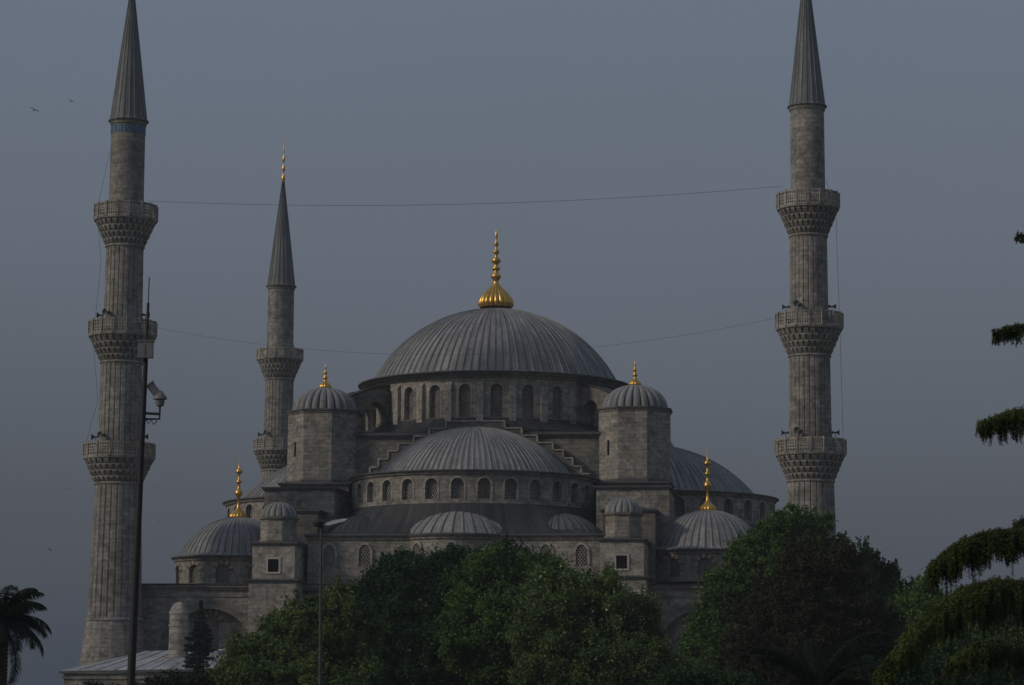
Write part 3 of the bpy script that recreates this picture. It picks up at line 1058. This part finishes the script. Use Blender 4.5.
# near pair: heights read off the left tower, shared by the right one
zc, t1, p1, b1, t2, p2, b2, t3, p3, b3, zr = zz([122, 206, 222, 246, 322, 338, 362, 444, 460, 483, 621], 118, DL)
BALS = [(3.2, t1, p1, b1), (3.42, t2, p2, b2), (3.58, t3, p3, b3)]
RAD = [1.76, 1.93, 2.12, 2.36]
pl = P(119, 460, DL); pr = P(810.6, 450, DR); pf = P(278, 455, DF)
minaret('minaret', pl, None, RAD, 14.9, 1.95, zc, BALS, zr,
        'tall fluted three balcony minaret on the left with a blue tiled band below its spire', tiles=True)
minaret('minaret', pr, None, [r*.965 for r in RAD], 14.9, 1.85, zc, [(b[0]*.955,)+b[1:] for b in BALS], zr,
        'tall three balcony minaret right of the domes, its shaft rising from behind the trees')
zc, t1, p1, b1, t2, p2, b2 = zz([287, 350, 361, 379, 440, 452, 470], 278, DF)
minaret('minaret', pf, None, [1.74, 1.9, 2.1], 14.8, 1.9, zc, [(3.05, t1, p1, b1), (3.25, t2, p2, b2)], zpx(278, 600, DF),
        'slimmer distant minaret with whole spire and finial, partly behind the left tower dome', finial_s=.14)

# cables strung between the minarets, lightning conductors down the shafts
def cable(name, a, b, sag, r, label, group=None, n=30):
    m_ = MB()
    pts = []
    for i in range(n+1):
        t = i/n
        p = a.lerp(b, t); p.z -= sag*4*t*(1-t)
        pts.append(p)
    m_.tube(pts, r, 5)
    return tag(m_.build(name, CABLE), label=label, cat='cable', group=group)
cable('cable', P(148, 201, 255), P(783, 186, 247.5), 1.1, .018, 'long thin cable sagging high between the top balconies of the near minarets')
cable('cable', P(158, 328, 255), P(779, 317, 247.5), 3.3, .012, 'long thin cable sagging between the middle balconies, passing before the main dome')
def down_cable(pts, d, label):
    m_ = MB(); m_.tube([P(x, y, d) for x, y in pts], .018, 5)
    tag(m_.build('lightning_cable', CABLE), label=label, cat='cable')
down_cable([(826, 180), (836, 208), (837, 250), (840, 330), (842, 400), (843, 436)], 247.0, 'thin vertical cable hanging along the right side of the right minaret')
down_cable([(110, 150), (97, 210), (101, 262), (93, 340), (98, 400), (84, 450)], 255.6, 'thin dark cable running down the left side of the left minaret')

# ---------------------------------------------------------------- low outbuilding in front of the left minaret
ob = empty('outbuilding', P(150, 690, 240) * 1.0, 0, label='low stone outbuilding with pale lead roof at the foot of the left minaret', cat='building')
ob.location.z = GZ
def obl(x, y, d):
    p = P(x, y, d); return Vector((p.x-ob.location.x, p.y-ob.location.y, p.z-GZ))
A = obl(59, 671, 236); B = obl(262, 668, 233.5)
Cc = obl(262, 648, 247); D = obl(146, 651, 249)
A2 = obl(66, 672, 251)
mb = MB()
rows_n = 11
for q in range(rows_n):
    t0, t1_ = q/rows_n, (q+1)/rows_n
    a0, a1 = A.lerp(B, t0), A.lerp(B, t1_)
    d0, d1 = D.lerp(Cc, max(0, (t0-.12)/.88)), D.lerp(Cc, max(0, (t1_-.12)/.88))
    mb.face([a0, a1, d1, d0], [(q, 0), (q+1, 0), (q+1, 12), (q, 12)])
    n_ = (a1-a0).cross(d0-a0).normalized()
    if q:
        mb.tube([a0+n_*.02, d0+n_*.02], .05, 5, 0)
mb.face([A2, A, D], [(0, 0), (1, 0), (.5, 8)])
mb.face([A, B, B-Vector((0,0,.22)), A-Vector((0,0,.22))], None, 1)
mb.face([A2, A, A-Vector((0,0,.22)), A2-Vector((0,0,.22))], None, 1)
mb.build('roof', [LEAD_L, EDGE], ob, smooth=0)
mb = MB()
wz = A.z-.2
mb.prism([(A.x+.4, A.y+.4), (B.x-.1, B.y+.4), (Cc.x-.1, Cc.y+2), (A2.x+.4, A2.y)], 'z', 0, wz)
mb.prism([(A.x+.25, A.y+.25), (B.x, B.y+.25), (B.x, B.y+.9), (A.x+.25, A.y+.9)], 'z', wz-.5, wz-.2)
mb.build('wall', STONE, ob, smooth=0)
ch = obl(178, 660, 243.5)
mb = MB()
mb.lathe([(.93, ch.z-1.5), (.93, ch.z+3.2), (1.02, ch.z+3.24), (1.02, ch.z+3.36), (.93, ch.z+3.4), (.93, ch.z+4.35), (1.0, ch.z+4.4), (1.0, ch.z+4.5), (.9, ch.z+4.7), (.72, ch.z+5.1), (.45, ch.z+5.42), (.05, ch.z+5.6)], circ(24), c=(ch.x, ch.y), uscale=1)
mb.box(ch.x-1.25, ch.x+1.25, ch.y-1.25, ch.y+1.25, ch.z-1.5, ch.z+.25)
mb.build('chimney', PALE, ob, smooth=25)

# precinct wall, mostly behind the trees
mb = MB()
a = P(250, 690, 222); b = P(1060, 690, 214)
ztop = 1.35
dirv = (b-a); dirv.z = 0; Lw = dirv.length
M = Matrix.Translation((a.x, a.y, 0)) @ Matrix.Rotation(math.atan2(dirv.y, dirv.x), 4, 'Z')
mb.box(0, Lw, 0, .6, GZ, ztop, 0, M); mb.box(-.1, Lw+.1, -.12, .72, ztop+.002, ztop+.25, 1, M)
tag(mb.build('precinct_wall', [STONE, PALE], smooth=0), label='low stone precinct wall with pale coping seen through gaps at the bottom of the trees', cat='wall')

# ---------------------------------------------------------------- poles
cp = empty('camera_mast', (0,0,0), 0, label='tall dark steel mast with grey box, whip antenna and security cameras before the left minaret', cat='camera mast')
D0 = 62.0
base = P(130.5, 690, D0); topm = P(146, 350, D0)
cp.location = (base.x, base.y, GZ)
def cl(x, y, d=D0): 
    p = P(x, y, d); return Vector((p.x-base.x, p.y-base.y, p.z-GZ))
b0 = cl(130.5, 690); tt = cl(146, 352)
dirp = (tt-b0)/(tt.z-b0.z)
foot = b0 - dirp*b0.z
mb = MB(); mb.tube([foot, b0, b0.lerp(tt, .5), tt], [.13, .105, .085, .06], 12)
mb.build('pole', POLEM, cp, smooth=40)
mb = MB(); mb.tube([cl(146.2, 345), cl(148.2, 303)], .035, 8); mb.tube([cl(148.2, 305), cl(149.3, 277)], .013, 6)
mb.build('antenna', POLEM, cp, smooth=40)
bc = cl(146.5, 351)
mb = MB(); mb.box(bc.x-.19, bc.x+.19, bc.y-.26, bc.y-.07, bc.z-.2, bc.z+.2); mb.box(bc.x-.21, bc.x+.21, bc.y-.28, bc.y-.05, bc.z+.202, bc.z+.235); mb.box(bc.x-.02, bc.x+.0, bc.y-.275, bc.y-.262, bc.z-.15, bc.z+.15)
mb.build('equipment_box', GREYP, cp, smooth=0)
mb = MB()
mb.tube([cl(141, 413), cl(160, 414)], .035, 8); mb.tube([cl(141, 419), cl(159.5, 419), cl(160, 403)], .03, 8)
mb.tube([cl(146, 419), cl(148.5, 424), cl(151, 420), cl(153.5, 424.5), cl(157, 421)], .015, 6)
arm = mb.build('camera_arm', POLEM, cp, smooth=40)
def lathe_at(prof, o, name, mat, parent, n=20):
    m_ = MB(); m_.lathe([(r, o.z+z) for r, z in prof], circ(n), c=(o.x, o.y)); return m_.build(name, mat, parent, smooth=40)
o = cl(160, 402)
lathe_at([(.03, -.12), (.09, -.10), (.12, 0), (.11, .06), (.18, .07), (.17, .12), (.09, .22), (.05, .28), (.01, .29)], o, 'dome_camera', GREYP, arm)
c1 = cl(155, 391)
mb = MB(); M = Matrix.Translation(c1) @ Matrix.Rotation(R(-38), 4, 'Y') @ Matrix.Rotation(R(20), 4, 'Z')
mb.box(-.08, .08, -.09, .09, -.2, .2, 0, M); mb.box(-.1, .1, -.11, .11, .202, .23, 0, M)
mb.tube([c1, cl(159, 398), o], .03, 6)
mb.build('bullet_camera', GREYP, arm, smooth=0)
mb = MB()
for dx in (0, 3):
    mb.tube([cl(143-dx*.3, 420), cl(138-dx, 450), cl(136-dx, 480), cl(137-dx*.3, 500)], .012, 5)
mb.build('wiring', CABLE, cp, smooth=0)

lp = P(320, 690, 112)
lamp = empty('street_lamp', (lp.x, lp.y, GZ), 0, label='slim grey double armed street lamp rising from the trees left of centre', cat='street lamp')
def ll(x, y, d=112): 
    p = P(x, y, d); return Vector((p.x-lp.x, p.y-lp.y, p.z-GZ))
tp = ll(321.3, 527)
mb = MB(); mb.tube([(0,0,0), (0,0,1.2), tp], [.12, .085, .05], 10); mb.build('pole', IRON, lamp, smooth=40)
mb = MB()
o = ll(319, 523.5)
M = Matrix.Translation(o)
prof = [(.02, -.17), (.2, -.14), (.30, -.02), (.30, .06), (.18, .15), (.02, .18)]
mb.lathe(prof, circ(16)); mb.v = [tuple(M @ Vector(p)) for p in mb.v]
mb.build('lamp_head', POLEM, lamp, smooth=40)
mb = MB()
M = Matrix.Translation(ll(335.5, 522)) @ Matrix.Rotation(R(-14), 4, 'Y')
hw_ = .56
prof = [(-hw_, -.03), (-hw_*.6, -.09), (hw_*.7, -.07), (hw_, .0), (hw_*.8, .05), (-.1, .09), (-hw_, .03)]
mb.prism(prof, 'y', -.16, .16, 0, M)
mb.build('lamp_head', LAMPG, lamp, smooth=0)

# ---------------------------------------------------------------- vegetation
def quads_mesh(name, cen, ax, bx_, mats, parent=None, mi=None, kite=True):
    """numpy arrays: centres, half-axis a (length), half-axis b (width) -> one leaf-shaped quad each"""
    n = len(cen)
    v = np.empty((n, 4, 3), np.float32)
    if kite:
        v[:, 0] = cen - ax; v[:, 1] = cen - ax*.1 + bx_; v[:, 2] = cen + ax; v[:, 3] = cen - ax*.1 - bx_
    else:
        v[:, 0] = cen - ax - bx_; v[:, 1] = cen - ax + bx_; v[:, 2] = cen + ax + bx_; v[:, 3] = cen + ax - bx_
    me = bpy.data.meshes.new(name)
    me.vertices.add(n*4); me.loops.add(n*4); me.polygons.add(n)
    me.vertices.foreach_set('co', v.reshape(-1))
    me.loops.foreach_set('vertex_index', np.arange(n*4, dtype=np.int32))
    me.polygons.foreach_set('loop_start', np.arange(0, n*4, 4, dtype=np.int32))
    for m in (mats if isinstance(mats, (list, tuple)) else [mats]): me.materials.append(m)
    if mi is not None: me.polygons.foreach_set('material_index', mi.astype(np.int32))
    me.update(); me.validate()
    o = bpy.data.objects.new(name, me); COL.objects.link(o)
    if parent is not None: o.parent = parent
    return o

def rand_axes(n, la, lb, up=0.0):
    d = rng.normal(size=(n, 3)); d[:, 2] += up
    d /= np.linalg.norm(d, axis=1)[:, None]
    e = rng.normal(size=(n, 3)); e -= d*(e*d).sum(1)[:, None]; e /= np.linalg.norm(e, axis=1)[:, None]
    s = rng.uniform(.7, 1.3, n)[:, None]
    return d*la*s, e*lb*s

def tree(name, label, lobes, mat, base_px, depth, leaf=(.17, .10), clump=.75, nper=150, dens=1.0, shoots=0.0, cat='tree',
         flat=.8, whitish=None, group='trees in front of the mosque', inner=.35):
    """lobes: [(px, py, rx_px, ry_px, ddepth)] ellipsoids of the crown"""
    bp = P(base_px, 690, depth)
    root = empty(name, (bp.x, bp.y, GZ), rnd.uniform(0, .01), label=label, cat=cat, group=group)
    org = np.array([bp.x, bp.y, GZ])
    cl_ = []
    mpx = depth/F
    lw = []
    for (px, py, rx, ry, dd) in lobes:
        c = np.array(P(px, py, depth+dd)); r = np.array([rx*mpx, min(rx, ry)*1.05*mpx, ry*mpx])
        lw.append((c, r))
        area = (r[0]*r[2] + r[0]*r[1])*2.2
        n = int(area/(clump**2)*1.5*dens)+8
        d = rng.normal(size=(n, 3)); d /= np.linalg.norm(d, axis=1)[:, None]
        rad = rng.uniform(inner, 1.0, n)**.55
        rad *= rng.uniform(.84, 1.13, n)
        stray = rng.uniform(size=n) < .12
        rad[stray] *= rng.uniform(1.05, 1.3, stray.sum())
        cl_.append(c + d*rad[:, None]*r)
    cc = np.concatenate(cl_)
    sz = rng.uniform(.4, 1.4, len(cc))*clump
    cnt = (nper*2.9*sz**1.3/clump**1.3).astype(int)
    idx = np.repeat(np.arange(len(cc)), cnt)
    n = len(idx)
    off = rng.normal(size=(n, 3))
    rr = np.linalg.norm(off, axis=1)
    off = off/rr[:, None]*(np.abs(rng.normal(size=n))*.62)[:, None]
    st_ = np.array([1, 1, flat])
    pts = cc[idx] + off*st_*sz[idx][:, None]*.85
    if shoots:
        ns = int(len(cc)*shoots)
        pick = rng.integers(0, len(cc), ns)
        L = rng.uniform(.4, 1.1, ns)
        dirs = rng.normal(size=(ns, 3))*.28; dirs[:, 2] = 1
        k = 26
        t = rng.uniform(0, 1, (ns, k))
        sp = cc[pick][:, None, :] + dirs[:, None, :]*(t*L[:, None]+clump*.4)[:, :, None] + rng.normal(size=(ns, k, 3))*.13*(1.15-t)[:, :, None]
        pts = np.concatenate([pts, sp.reshape(-1, 3)]); n = len(pts)
    a, b = rand_axes(n, leaf[0]*.53, leaf[1]*.55, -.1)
    mi = None
    mats = [mat]
    if whitish:
        mats.append(whitish[0]); mi = (rng.uniform(size=n) < whitish[1]).astype(int)  # a random few leaves coloured whitish
    crown = quads_mesh('crown', pts - org, a, b, mats, root, mi)
    mb = MB()
    top = np.mean([c for c, r in lw], axis=0)
    tb = Vector(tuple(top - org)); 
    th = max(1.6, tb.z*.45)
    r0 = .05*tb.z**.5 + .12
    trunk_top = Vector((tb.x*.4, tb.y*.4, th))
    mb.tube([(0, 0, 0), (0, 0, .4), (tb.x*.1, 0, th*.5), trunk_top], [r0*1.5, r0*1.1, r0, r0*.85], 9)
    for c, r in lw:
        e_ = Vector(tuple(c - org))
        m_ = trunk_top.lerp(e_, .5) + Vector((rnd.uniform(-.3, .3), rnd.uniform(-.3, .3), .3))
        mb.tube([trunk_top - Vector((0,0,.4)), m_, e_], [r0*.6, r0*.4, r0*.2], 6)
        for q in range(7):
            d_ = Vector((rnd.uniform(-1, 1)*r[0], rnd.uniform(-1, 1)*r[1], rnd.uniform(-.3, 1)*r[2]))*.8
            mb.tube([m_.lerp(e_, rnd.random()), e_ + d_], [r0*.2, .03], 5)
    mb.build('trunk', BARK, root, smooth=40)
    return root

LF_DK = leaf_mat('dark_foliage', (.013, .042, .012), (.028, .076, .020))
LF_MD = leaf_mat('mid_foliage', (.042, .098, .020), (.100, .170, .038))
LF_LT = leaf_mat('fresh_foliage', (.058, .105, .030), (.125, .180, .052))
LF_BR = leaf_mat('bronze_foliage', (.032, .036, .016), (.050, .046, .022))
LF_PL = leaf_mat('palm_foliage', (.004, .008, .004), (.009, .016, .007), trans=.1, rough=.8)
LF_CD = leaf_mat('cedar_foliage', (.026, .046, .010), (.082, .105, .020), scale=2.2, trans=.1)
LF_SP = leaf_mat('spruce_foliage', (.010, .018, .014), (.018, .03, .02), trans=0)
LF_WH = plain_mat('whitish_leaf', (.42, .40, .34), .8, var=.2)

tree('tree', 'light green shrubby tree with upright shoots at left, before the stone turret',
     [(258, 662, 34, 34, 0), (300, 648, 42, 44, 2), (345, 635, 36, 50, 3), (242, 676, 26, 18, -2), (300, 684, 66, 22, -3), (328, 622, 26, 26, 3)],
     LF_LT, 290, 150, leaf=(.20, .085), clump=.6, nper=120, shoots=.7)
tree('tree', 'broad dark green tree with rounded dense crown left of centre',
     [(430, 600, 68, 42, 0), (382, 610, 34, 38, 2), (500, 610, 55, 55, -1), (440, 655, 110, 45, -2), (400, 575, 34, 22, 3), (455, 570, 36, 22, 2), (500, 566, 30, 24, 0)],
     LF_DK, 440, 172, leaf=(.20, .12), clump=.66, nper=130, shoots=.25)
tree('tree', 'small green tree with a pointed leafy top rising at the middle of the apse wall',
     [(490, 566, 15, 24, 0), (480, 600, 32, 40, 0), (540, 590, 34, 36, 1), (500, 640, 60, 50, -2)],
     LF_MD, 500, 163, leaf=(.19, .11), clump=.65, nper=130, shoots=.4)
tree('tree', 'mid green tree with pale flecks below the right turret',
     [(590, 615, 52, 40, 0), (632, 634, 36, 36, 2), (550, 630, 40, 45, -1), (600, 668, 88, 34, -3), (600, 590, 24, 18, 2), (555, 590, 26, 22, 1)],
     LF_LT, 600, 155, leaf=(.19, .10), clump=.65, nper=125, shoots=.5, whitish=(LF_WH, .009))
tree('tree', 'large fresh green tree right of the apse, hiding the foot of the right minaret',
     [(765, 575, 40, 46, 0), (800, 555, 44, 38, 2), (738, 600, 30, 46, -1), (832, 575, 36, 40, 3), (780, 640, 90, 50, 0), (705, 645, 26, 40, 1), (788, 528, 20, 16, 0), (812, 530, 16, 14, 1), (760, 545, 16, 18, 0)],
     LF_MD, 790, 186, leaf=(.22, .12), clump=.62, nper=120, shoots=.6)
tree('tree', 'dull bronze leaved tree standing in front of the large green one',
     [(815, 605, 60, 52, 0), (785, 645, 64, 54, -1), (855, 640, 50, 50, 1), (838, 566, 28, 22, 0), (802, 568, 26, 22, 1)],
     LF_BR, 820, 140, leaf=(.15, .08), clump=.5, nper=90, shoots=.5, dens=.8)
tree('tree', 'dark green tree with a ragged top right of the right minaret',
     [(872, 590, 18, 30, 0), (895, 615, 30, 34, 1), (870, 640, 48, 46, -1), (910, 600, 14, 16, 0), (868, 562, 8, 14, 0), (886, 580, 10, 14, 1)],
     LF_DK, 880, 176, leaf=(.2, .12), clump=.5, nper=110, shoots=.7)
tree('tree', 'pale green round topped tree behind the cedar boughs at far right',
     [(925, 610, 26, 24, 0), (960, 620, 34, 30, 2), (1000, 620, 40, 34, 0), (960, 665, 80, 40, -2), (1030, 650, 50, 50, 0)],
     LF_MD, 960, 165, leaf=(.2, .12), clump=.7, nper=130)
tree('shrub', 'dark round shrub filling the foot of the right hand trees',
     [(860, 685, 60, 26, 0), (940, 680, 60, 30, 0), (1010, 690, 50, 30, 0), (700, 688, 60, 16, 0)],
     LF_DK, 880, 120, leaf=(.14, .09), clump=.5, nper=120, cat='shrub', group='shrubs below the trees')
tree('shrub', 'dark low shrub before the outbuilding wall between mast and lamp',
     [(160, 690, 30, 12, 0), (200, 688, 34, 14, 0), (245, 685, 30, 18, 0), (95, 694, 26, 10, 0)],
     LF_SP, 200, 150, leaf=(.15, .09), clump=.5, nper=120, cat='shrub', group='shrubs below the trees')

# small dark conifer before the chimney
cbp = P(199, 690, 226)
cf = empty('conifer', (cbp.x, cbp.y, GZ), 0, label='small dark spiky conifer beside the round chimney', cat='conifer')
tz = P(198, 600, 226).z - GZ
pts = []; A_ = []; B_ = []
for k in range(26):
    t = k/25
    z = .8 + (tz-1.0)*t
    Lb = (1.7*(1-t)**1.3 + .55*math.exp(-((t-.62)/.2)**2))*(.9+.3*rnd.random()) + .16
    nb = 9 if t < .8 else 5
    for j in range(nb):
        a = rnd.uniform(0, 2*PI); L_ = Lb*rnd.uniform(.6, 1.15)
        for q in range(int(90*L_)+10):
            s_ = rnd.random()
            pts.append((math.cos(a)*L_*s_ + rnd.gauss(0, .06), math.sin(a)*L_*s_ + rnd.gauss(0, .06), z - .25*L_*s_ + .22*L_*s_*s_ + rnd.gauss(0, .07)))
pts = np.array(pts)
a_, b_ = rand_axes(len(pts), .14, .05)
quads_mesh('crown', pts, a_, b_, [LF_SP], cf)
mb = MB(); mb.tube([(0,0,0), (0,0,tz*.6), (0,0,tz)], [.14, .08, .02], 7); mb.build('trunk', BARK, cf)

# palms
def palm(label, px, py, depth, Lf, nf, els, mat=LF_PL, trunk=True, azr=(0, 2*PI), leafl=.55):
    c = P(px, py, depth)
    root = empty('palm_tree', (c.x, c.y, GZ), 0, label=label, cat='palm tree', group='palm trees')
    H = c.z - GZ
    mb = MB()
    mb.tube([(0,0,0), (.03,0,H*.5), (0,0,H)], [.32, .25, .28], 12)
    for k in range(int(H/.16)):
        z = k*.16
        mb.lathe([(.27, z), (.33, z+.11), (.26, z+.13)], circ(12))
    mb.build('trunk', BARK, root, smooth=40)
    for i in range(nf):
        az = azr[0] + (azr[1]-azr[0])*(i+rnd.uniform(-.3, .3))/nf*1.0
        el = R(rnd.uniform(*els)); L = Lf*rnd.uniform(.8, 1.12)
        n = 14; pr_ = []; p = Vector((0, 0, H)); e_ = el
        for k in range(n+1):
            pr_.append(p.copy())
            p = p + Vector((math.cos(az)*math.cos(e_), math.sin(az)*math.cos(e_), math.sin(e_)))*(L/n)
            e_ -= R(rnd.uniform(6, 9)) * (.5 + k/n*1.1)
        m_ = MB()
        m_.tube(pr_, [.035*(1-k/n*.8) for k in range(n+1)], 5)
        for k in range(60):
            t = .12 + .88*k/60; f = t*n; j = min(n-1, int(f)); q = pr_[j].lerp(pr_[j+1], f-j)
            tg = (pr_[j+1]-pr_[j]).normalized()
            side = tg.cross(Vector((0,0,1)))
            side = side.normalized() if side.length > 1e-4 else Vector((1,0,0))
            ll_ = leafl*(math.sin(PI*min(1, t*.92+.06))**.6)*rnd.uniform(.85, 1.1)
            for s_ in (-1, 1):
                d_ = (side*s_*.75 + tg*.5 + Vector((0,0,-.3+rnd.uniform(-.2, .15)))).normalized()
                m1 = q + d_*ll_*.55; m2 = m1 + (d_ + Vector((0,0,-1.1))).normalized()*ll_*.5
                wv = tg*.02
                m_.face([q-wv, q+wv, m1+wv, m1-wv]); m_.face([m1-wv, m1+wv, m2+wv*.2, m2-wv*.2])
        m_.build('frond', mat, root, smooth=0, recalc=False)
    return root
palm('dark palm with drooping fronds at the left edge of the view', 2, 624, 105, 2.6, 36, (-50, 85), leafl=.7)
palm('dark arching palm crown at bottom right below the bronze leaved tree', 816, 698, 78, 3.3, 38, (10, 82), leafl=.36, azr=(R(-25), R(205)))

# cedar with hanging sprays, its trunk just out of view at the right
ct = P(1115, 690, 42)
cedar = empty('cedar_tree', (ct.x, ct.y, GZ), 0, label='near cedar with drooping yellow green boughs reaching in from the right edge', cat='cedar tree')
org = Vector((ct.x, ct.y, GZ))
mb = MB()
topc = P(1105, 150, 42) - org
mb.tube([(0,0,0), (0,0,.5), topc*.5, topc], [.5, .38, .28, .1], 12); mb.build('trunk', BARK, cedar, smooth=40)
def bough(px, thick, dens, up=.25, width=.35, depth=42, tipthin=.25):
    """px: pixel polyline from trunk to tip; thick: hanging length in px (list)"""
    P3 = [P(x, y, depth + dd) - org for x, y, dd in px]
    # resample smooth
    n = 40; pts = []
    m = len(P3)-1
    for k in range(n+1):
        f = k/n*m; j = min(m-1, int(f)); t = f-j
        p0, p1_, p2_, p3_ = P3[max(0, j-1)], P3[j], P3[j+1], P3[min(m, j+2)]
        pts.append(.5*((2*p1_) + (p2_-p0)*t + (2*p0-5*p1_+4*p2_-p3_)*t*t + (3*p1_-p0-3*p2_+p3_)*t**3))
    L = sum((pts[i+1]-pts[i]).length for i in range(n))
    th = [np.interp(k/n, np.linspace(0, 1, len(thick)), thick)*depth/F for k in range(n+1)]
    m_ = MB(); m_.tube(pts, [.07*(1-k/n)+.012 for k in range(n+1)], 7)
    br = m_.build('branch', BARK, cedar, smooth=40)
    ns = int(L*dens)
    cen = []; ax = []; bx2 = []
    mpx = depth/F
    for s_ in range(ns):
        f = rnd.random(); j = min(n-1, int(f*n)); base_ = pts[j].lerp(pts[j+1], f*n-j)
        tg = (pts[j+1]-pts[j]).normalized()
        T = th[j]
        lat = rnd.gauss(0, 1)*width*min(1, T/.3+.2)
        o_ = base_ + Vector((rnd.gauss(0, .03), lat, rnd.uniform(-.03, .05) - abs(lat)*.22 + rnd.gauss(0, .03)))
        ln = T*rnd.uniform(.2, .72)*(1.0 if rnd.random() < .85 else 1.3)*(.55 + .75*abs(math.sin(f*17+thick[0]))*abs(math.cos(f*41+1)) + .2*rnd.random())
        dirs = Vector((tg.x*.45 + rnd.gauss(0, .25), rnd.gauss(0, .25), tg.z*.3 + up*(rnd.random()-.2)))
        k_ = max(7, int(ln/.022))
        p = o_.copy(); v = dirs.normalized()
        stp = ln/k_*1.15
        for q in range(k_):
            v = (v + Vector((0, 0, -6.5/k_))).normalized()
            p = p + v*stp
            for z_ in range(3):
                d_ = Vector((rnd.gauss(0, 1), rnd.gauss(0, 1), rnd.gauss(0, 1)))
                d_ = (d_*.55 + v*.7).normalized()
                e_ = d_.orthogonal().normalized()
                cen.append(p + d_*.02); ax.append(d_*rnd.uniform(.025, .045)); bx2.append(e_*.0075)
    quads_mesh('foliage', np.array([tuple(c) for c in cen]), np.array([tuple(c) for c in ax]), np.array([tuple(c) for c in bx2]), [LF_CD], br)
bough([(1104, 330, 0), (1060, 322, 0), (1024, 326, 0), (1008, 328, 0), (996, 333, 0)], [30, 18, 16, 12], 190, width=.06, up=.1)
bough([(1106, 430, 0), (1060, 408, 0), (1024, 411, 0), (1002, 415, 0), (981, 424, 0)], [40, 34, 30, 24, 14], 380, width=.12, up=.1)
bough([(1105, 262, 0), (1050, 236, 0), (1019, 236, 0)], [20, 10, 5], 90, width=.03)
bough([(1112, 570, 0), (1070, 528, 0), (1024, 531, 0), (990, 533, 0), (960, 544, 0), (932, 565, 0)], [60, 40, 32, 36, 40, 22], 620, width=.16)
bough([(1112, 630, 0), (1070, 592, 1), (1024, 584, 1), (985, 584, 0), (950, 598, 0), (915, 630, -1), (880, 672, -1)], [60, 50, 44, 44, 40, 34, 28], 650, width=.2, depth=41)
bough([(1112, 690, 0), (1070, 652, 1), (1024, 644, 1), (985, 642, 0), (950, 662, 0)], [50, 36, 30, 26, 12], 420, width=.22, depth=44)
bough([(1112, 540, 0), (1075, 516, 0), (1045, 512, 0), (1020, 524, 0)], [60, 50, 40, 30], 480, width=.16, depth=43)

# ---------------------------------------------------------------- birds
def bird(px, py, depth, span, yaw, roll, label):
    c = P(px, py, depth)
    mb = MB()
    body_ = [(.01, -.5), (.05, -.44), (.08, -.3), (.10, -.1), (.09, .12), (.05, .35), (.02, .5)]
    rows = []
    for r, t in body_:
        rows.append([(r*math.cos(2*PI*k/8), t, r*.85*math.sin(2*PI*k/8)) for k in range(8)])
    mb.grid(rows, None, 0, True)
    mb.face([(-.02, .42, 0), (.02, .42, 0), (.10, .68, 0), (-.10, .68, 0)])
    for s_ in (-1, 1):
        w_ = [(0, -.18, .14, .03), (.35, -.24, .10, .14), (.75, -.12, .02, .16), (1.05, .12, .16, .08)]
        tp_ = []; bt = []
        for x, y0, y1, z in w_:
            tp_.append([(s_*x, y0, z+.012), (s_*x, y1, z+.012)]); bt.append([(s_*x, y0, z-.012), (s_*x, y1, z-.012)])
        mb.grid(tp_); mb.grid(bt)
        mb.grid([[r[0] for r in tp_], [r[0] for r in bt]]); mb.grid([[r[1] for r in tp_], [r[1] for r in bt]])
    o_ = mb.build('bird', BIRDM, None, c, 0, smooth=40)
    o_.scale = (span/2.1,)*3
    o_.rotation_euler = (R(-8), R(roll), R(yaw))
    tag(o_, label=label, cat='bird', group='birds in flight')
bird(34, 110, 150, .72, 15, 24, 'small dark bird in flight, lower of the two high at upper left')
bird(71, 101, 150, .62, -15, 30, 'small dark bird in flight, higher and nearer the left minaret')
bird(67, 489, 110, .30, 40, -20, 'tiny bird left of the lowest balcony of the left minaret')
bird(155, 487, 120, .26, -30, 15, 'tiny bird just right of the mast near the left minaret')
bird(50, 550, 110, .32, 60, 20, 'tiny bird in the sky above the left palm')
bird(158, 522, 110, .22, 20, 10, 'tiny bird between the left minaret and the corner dome')
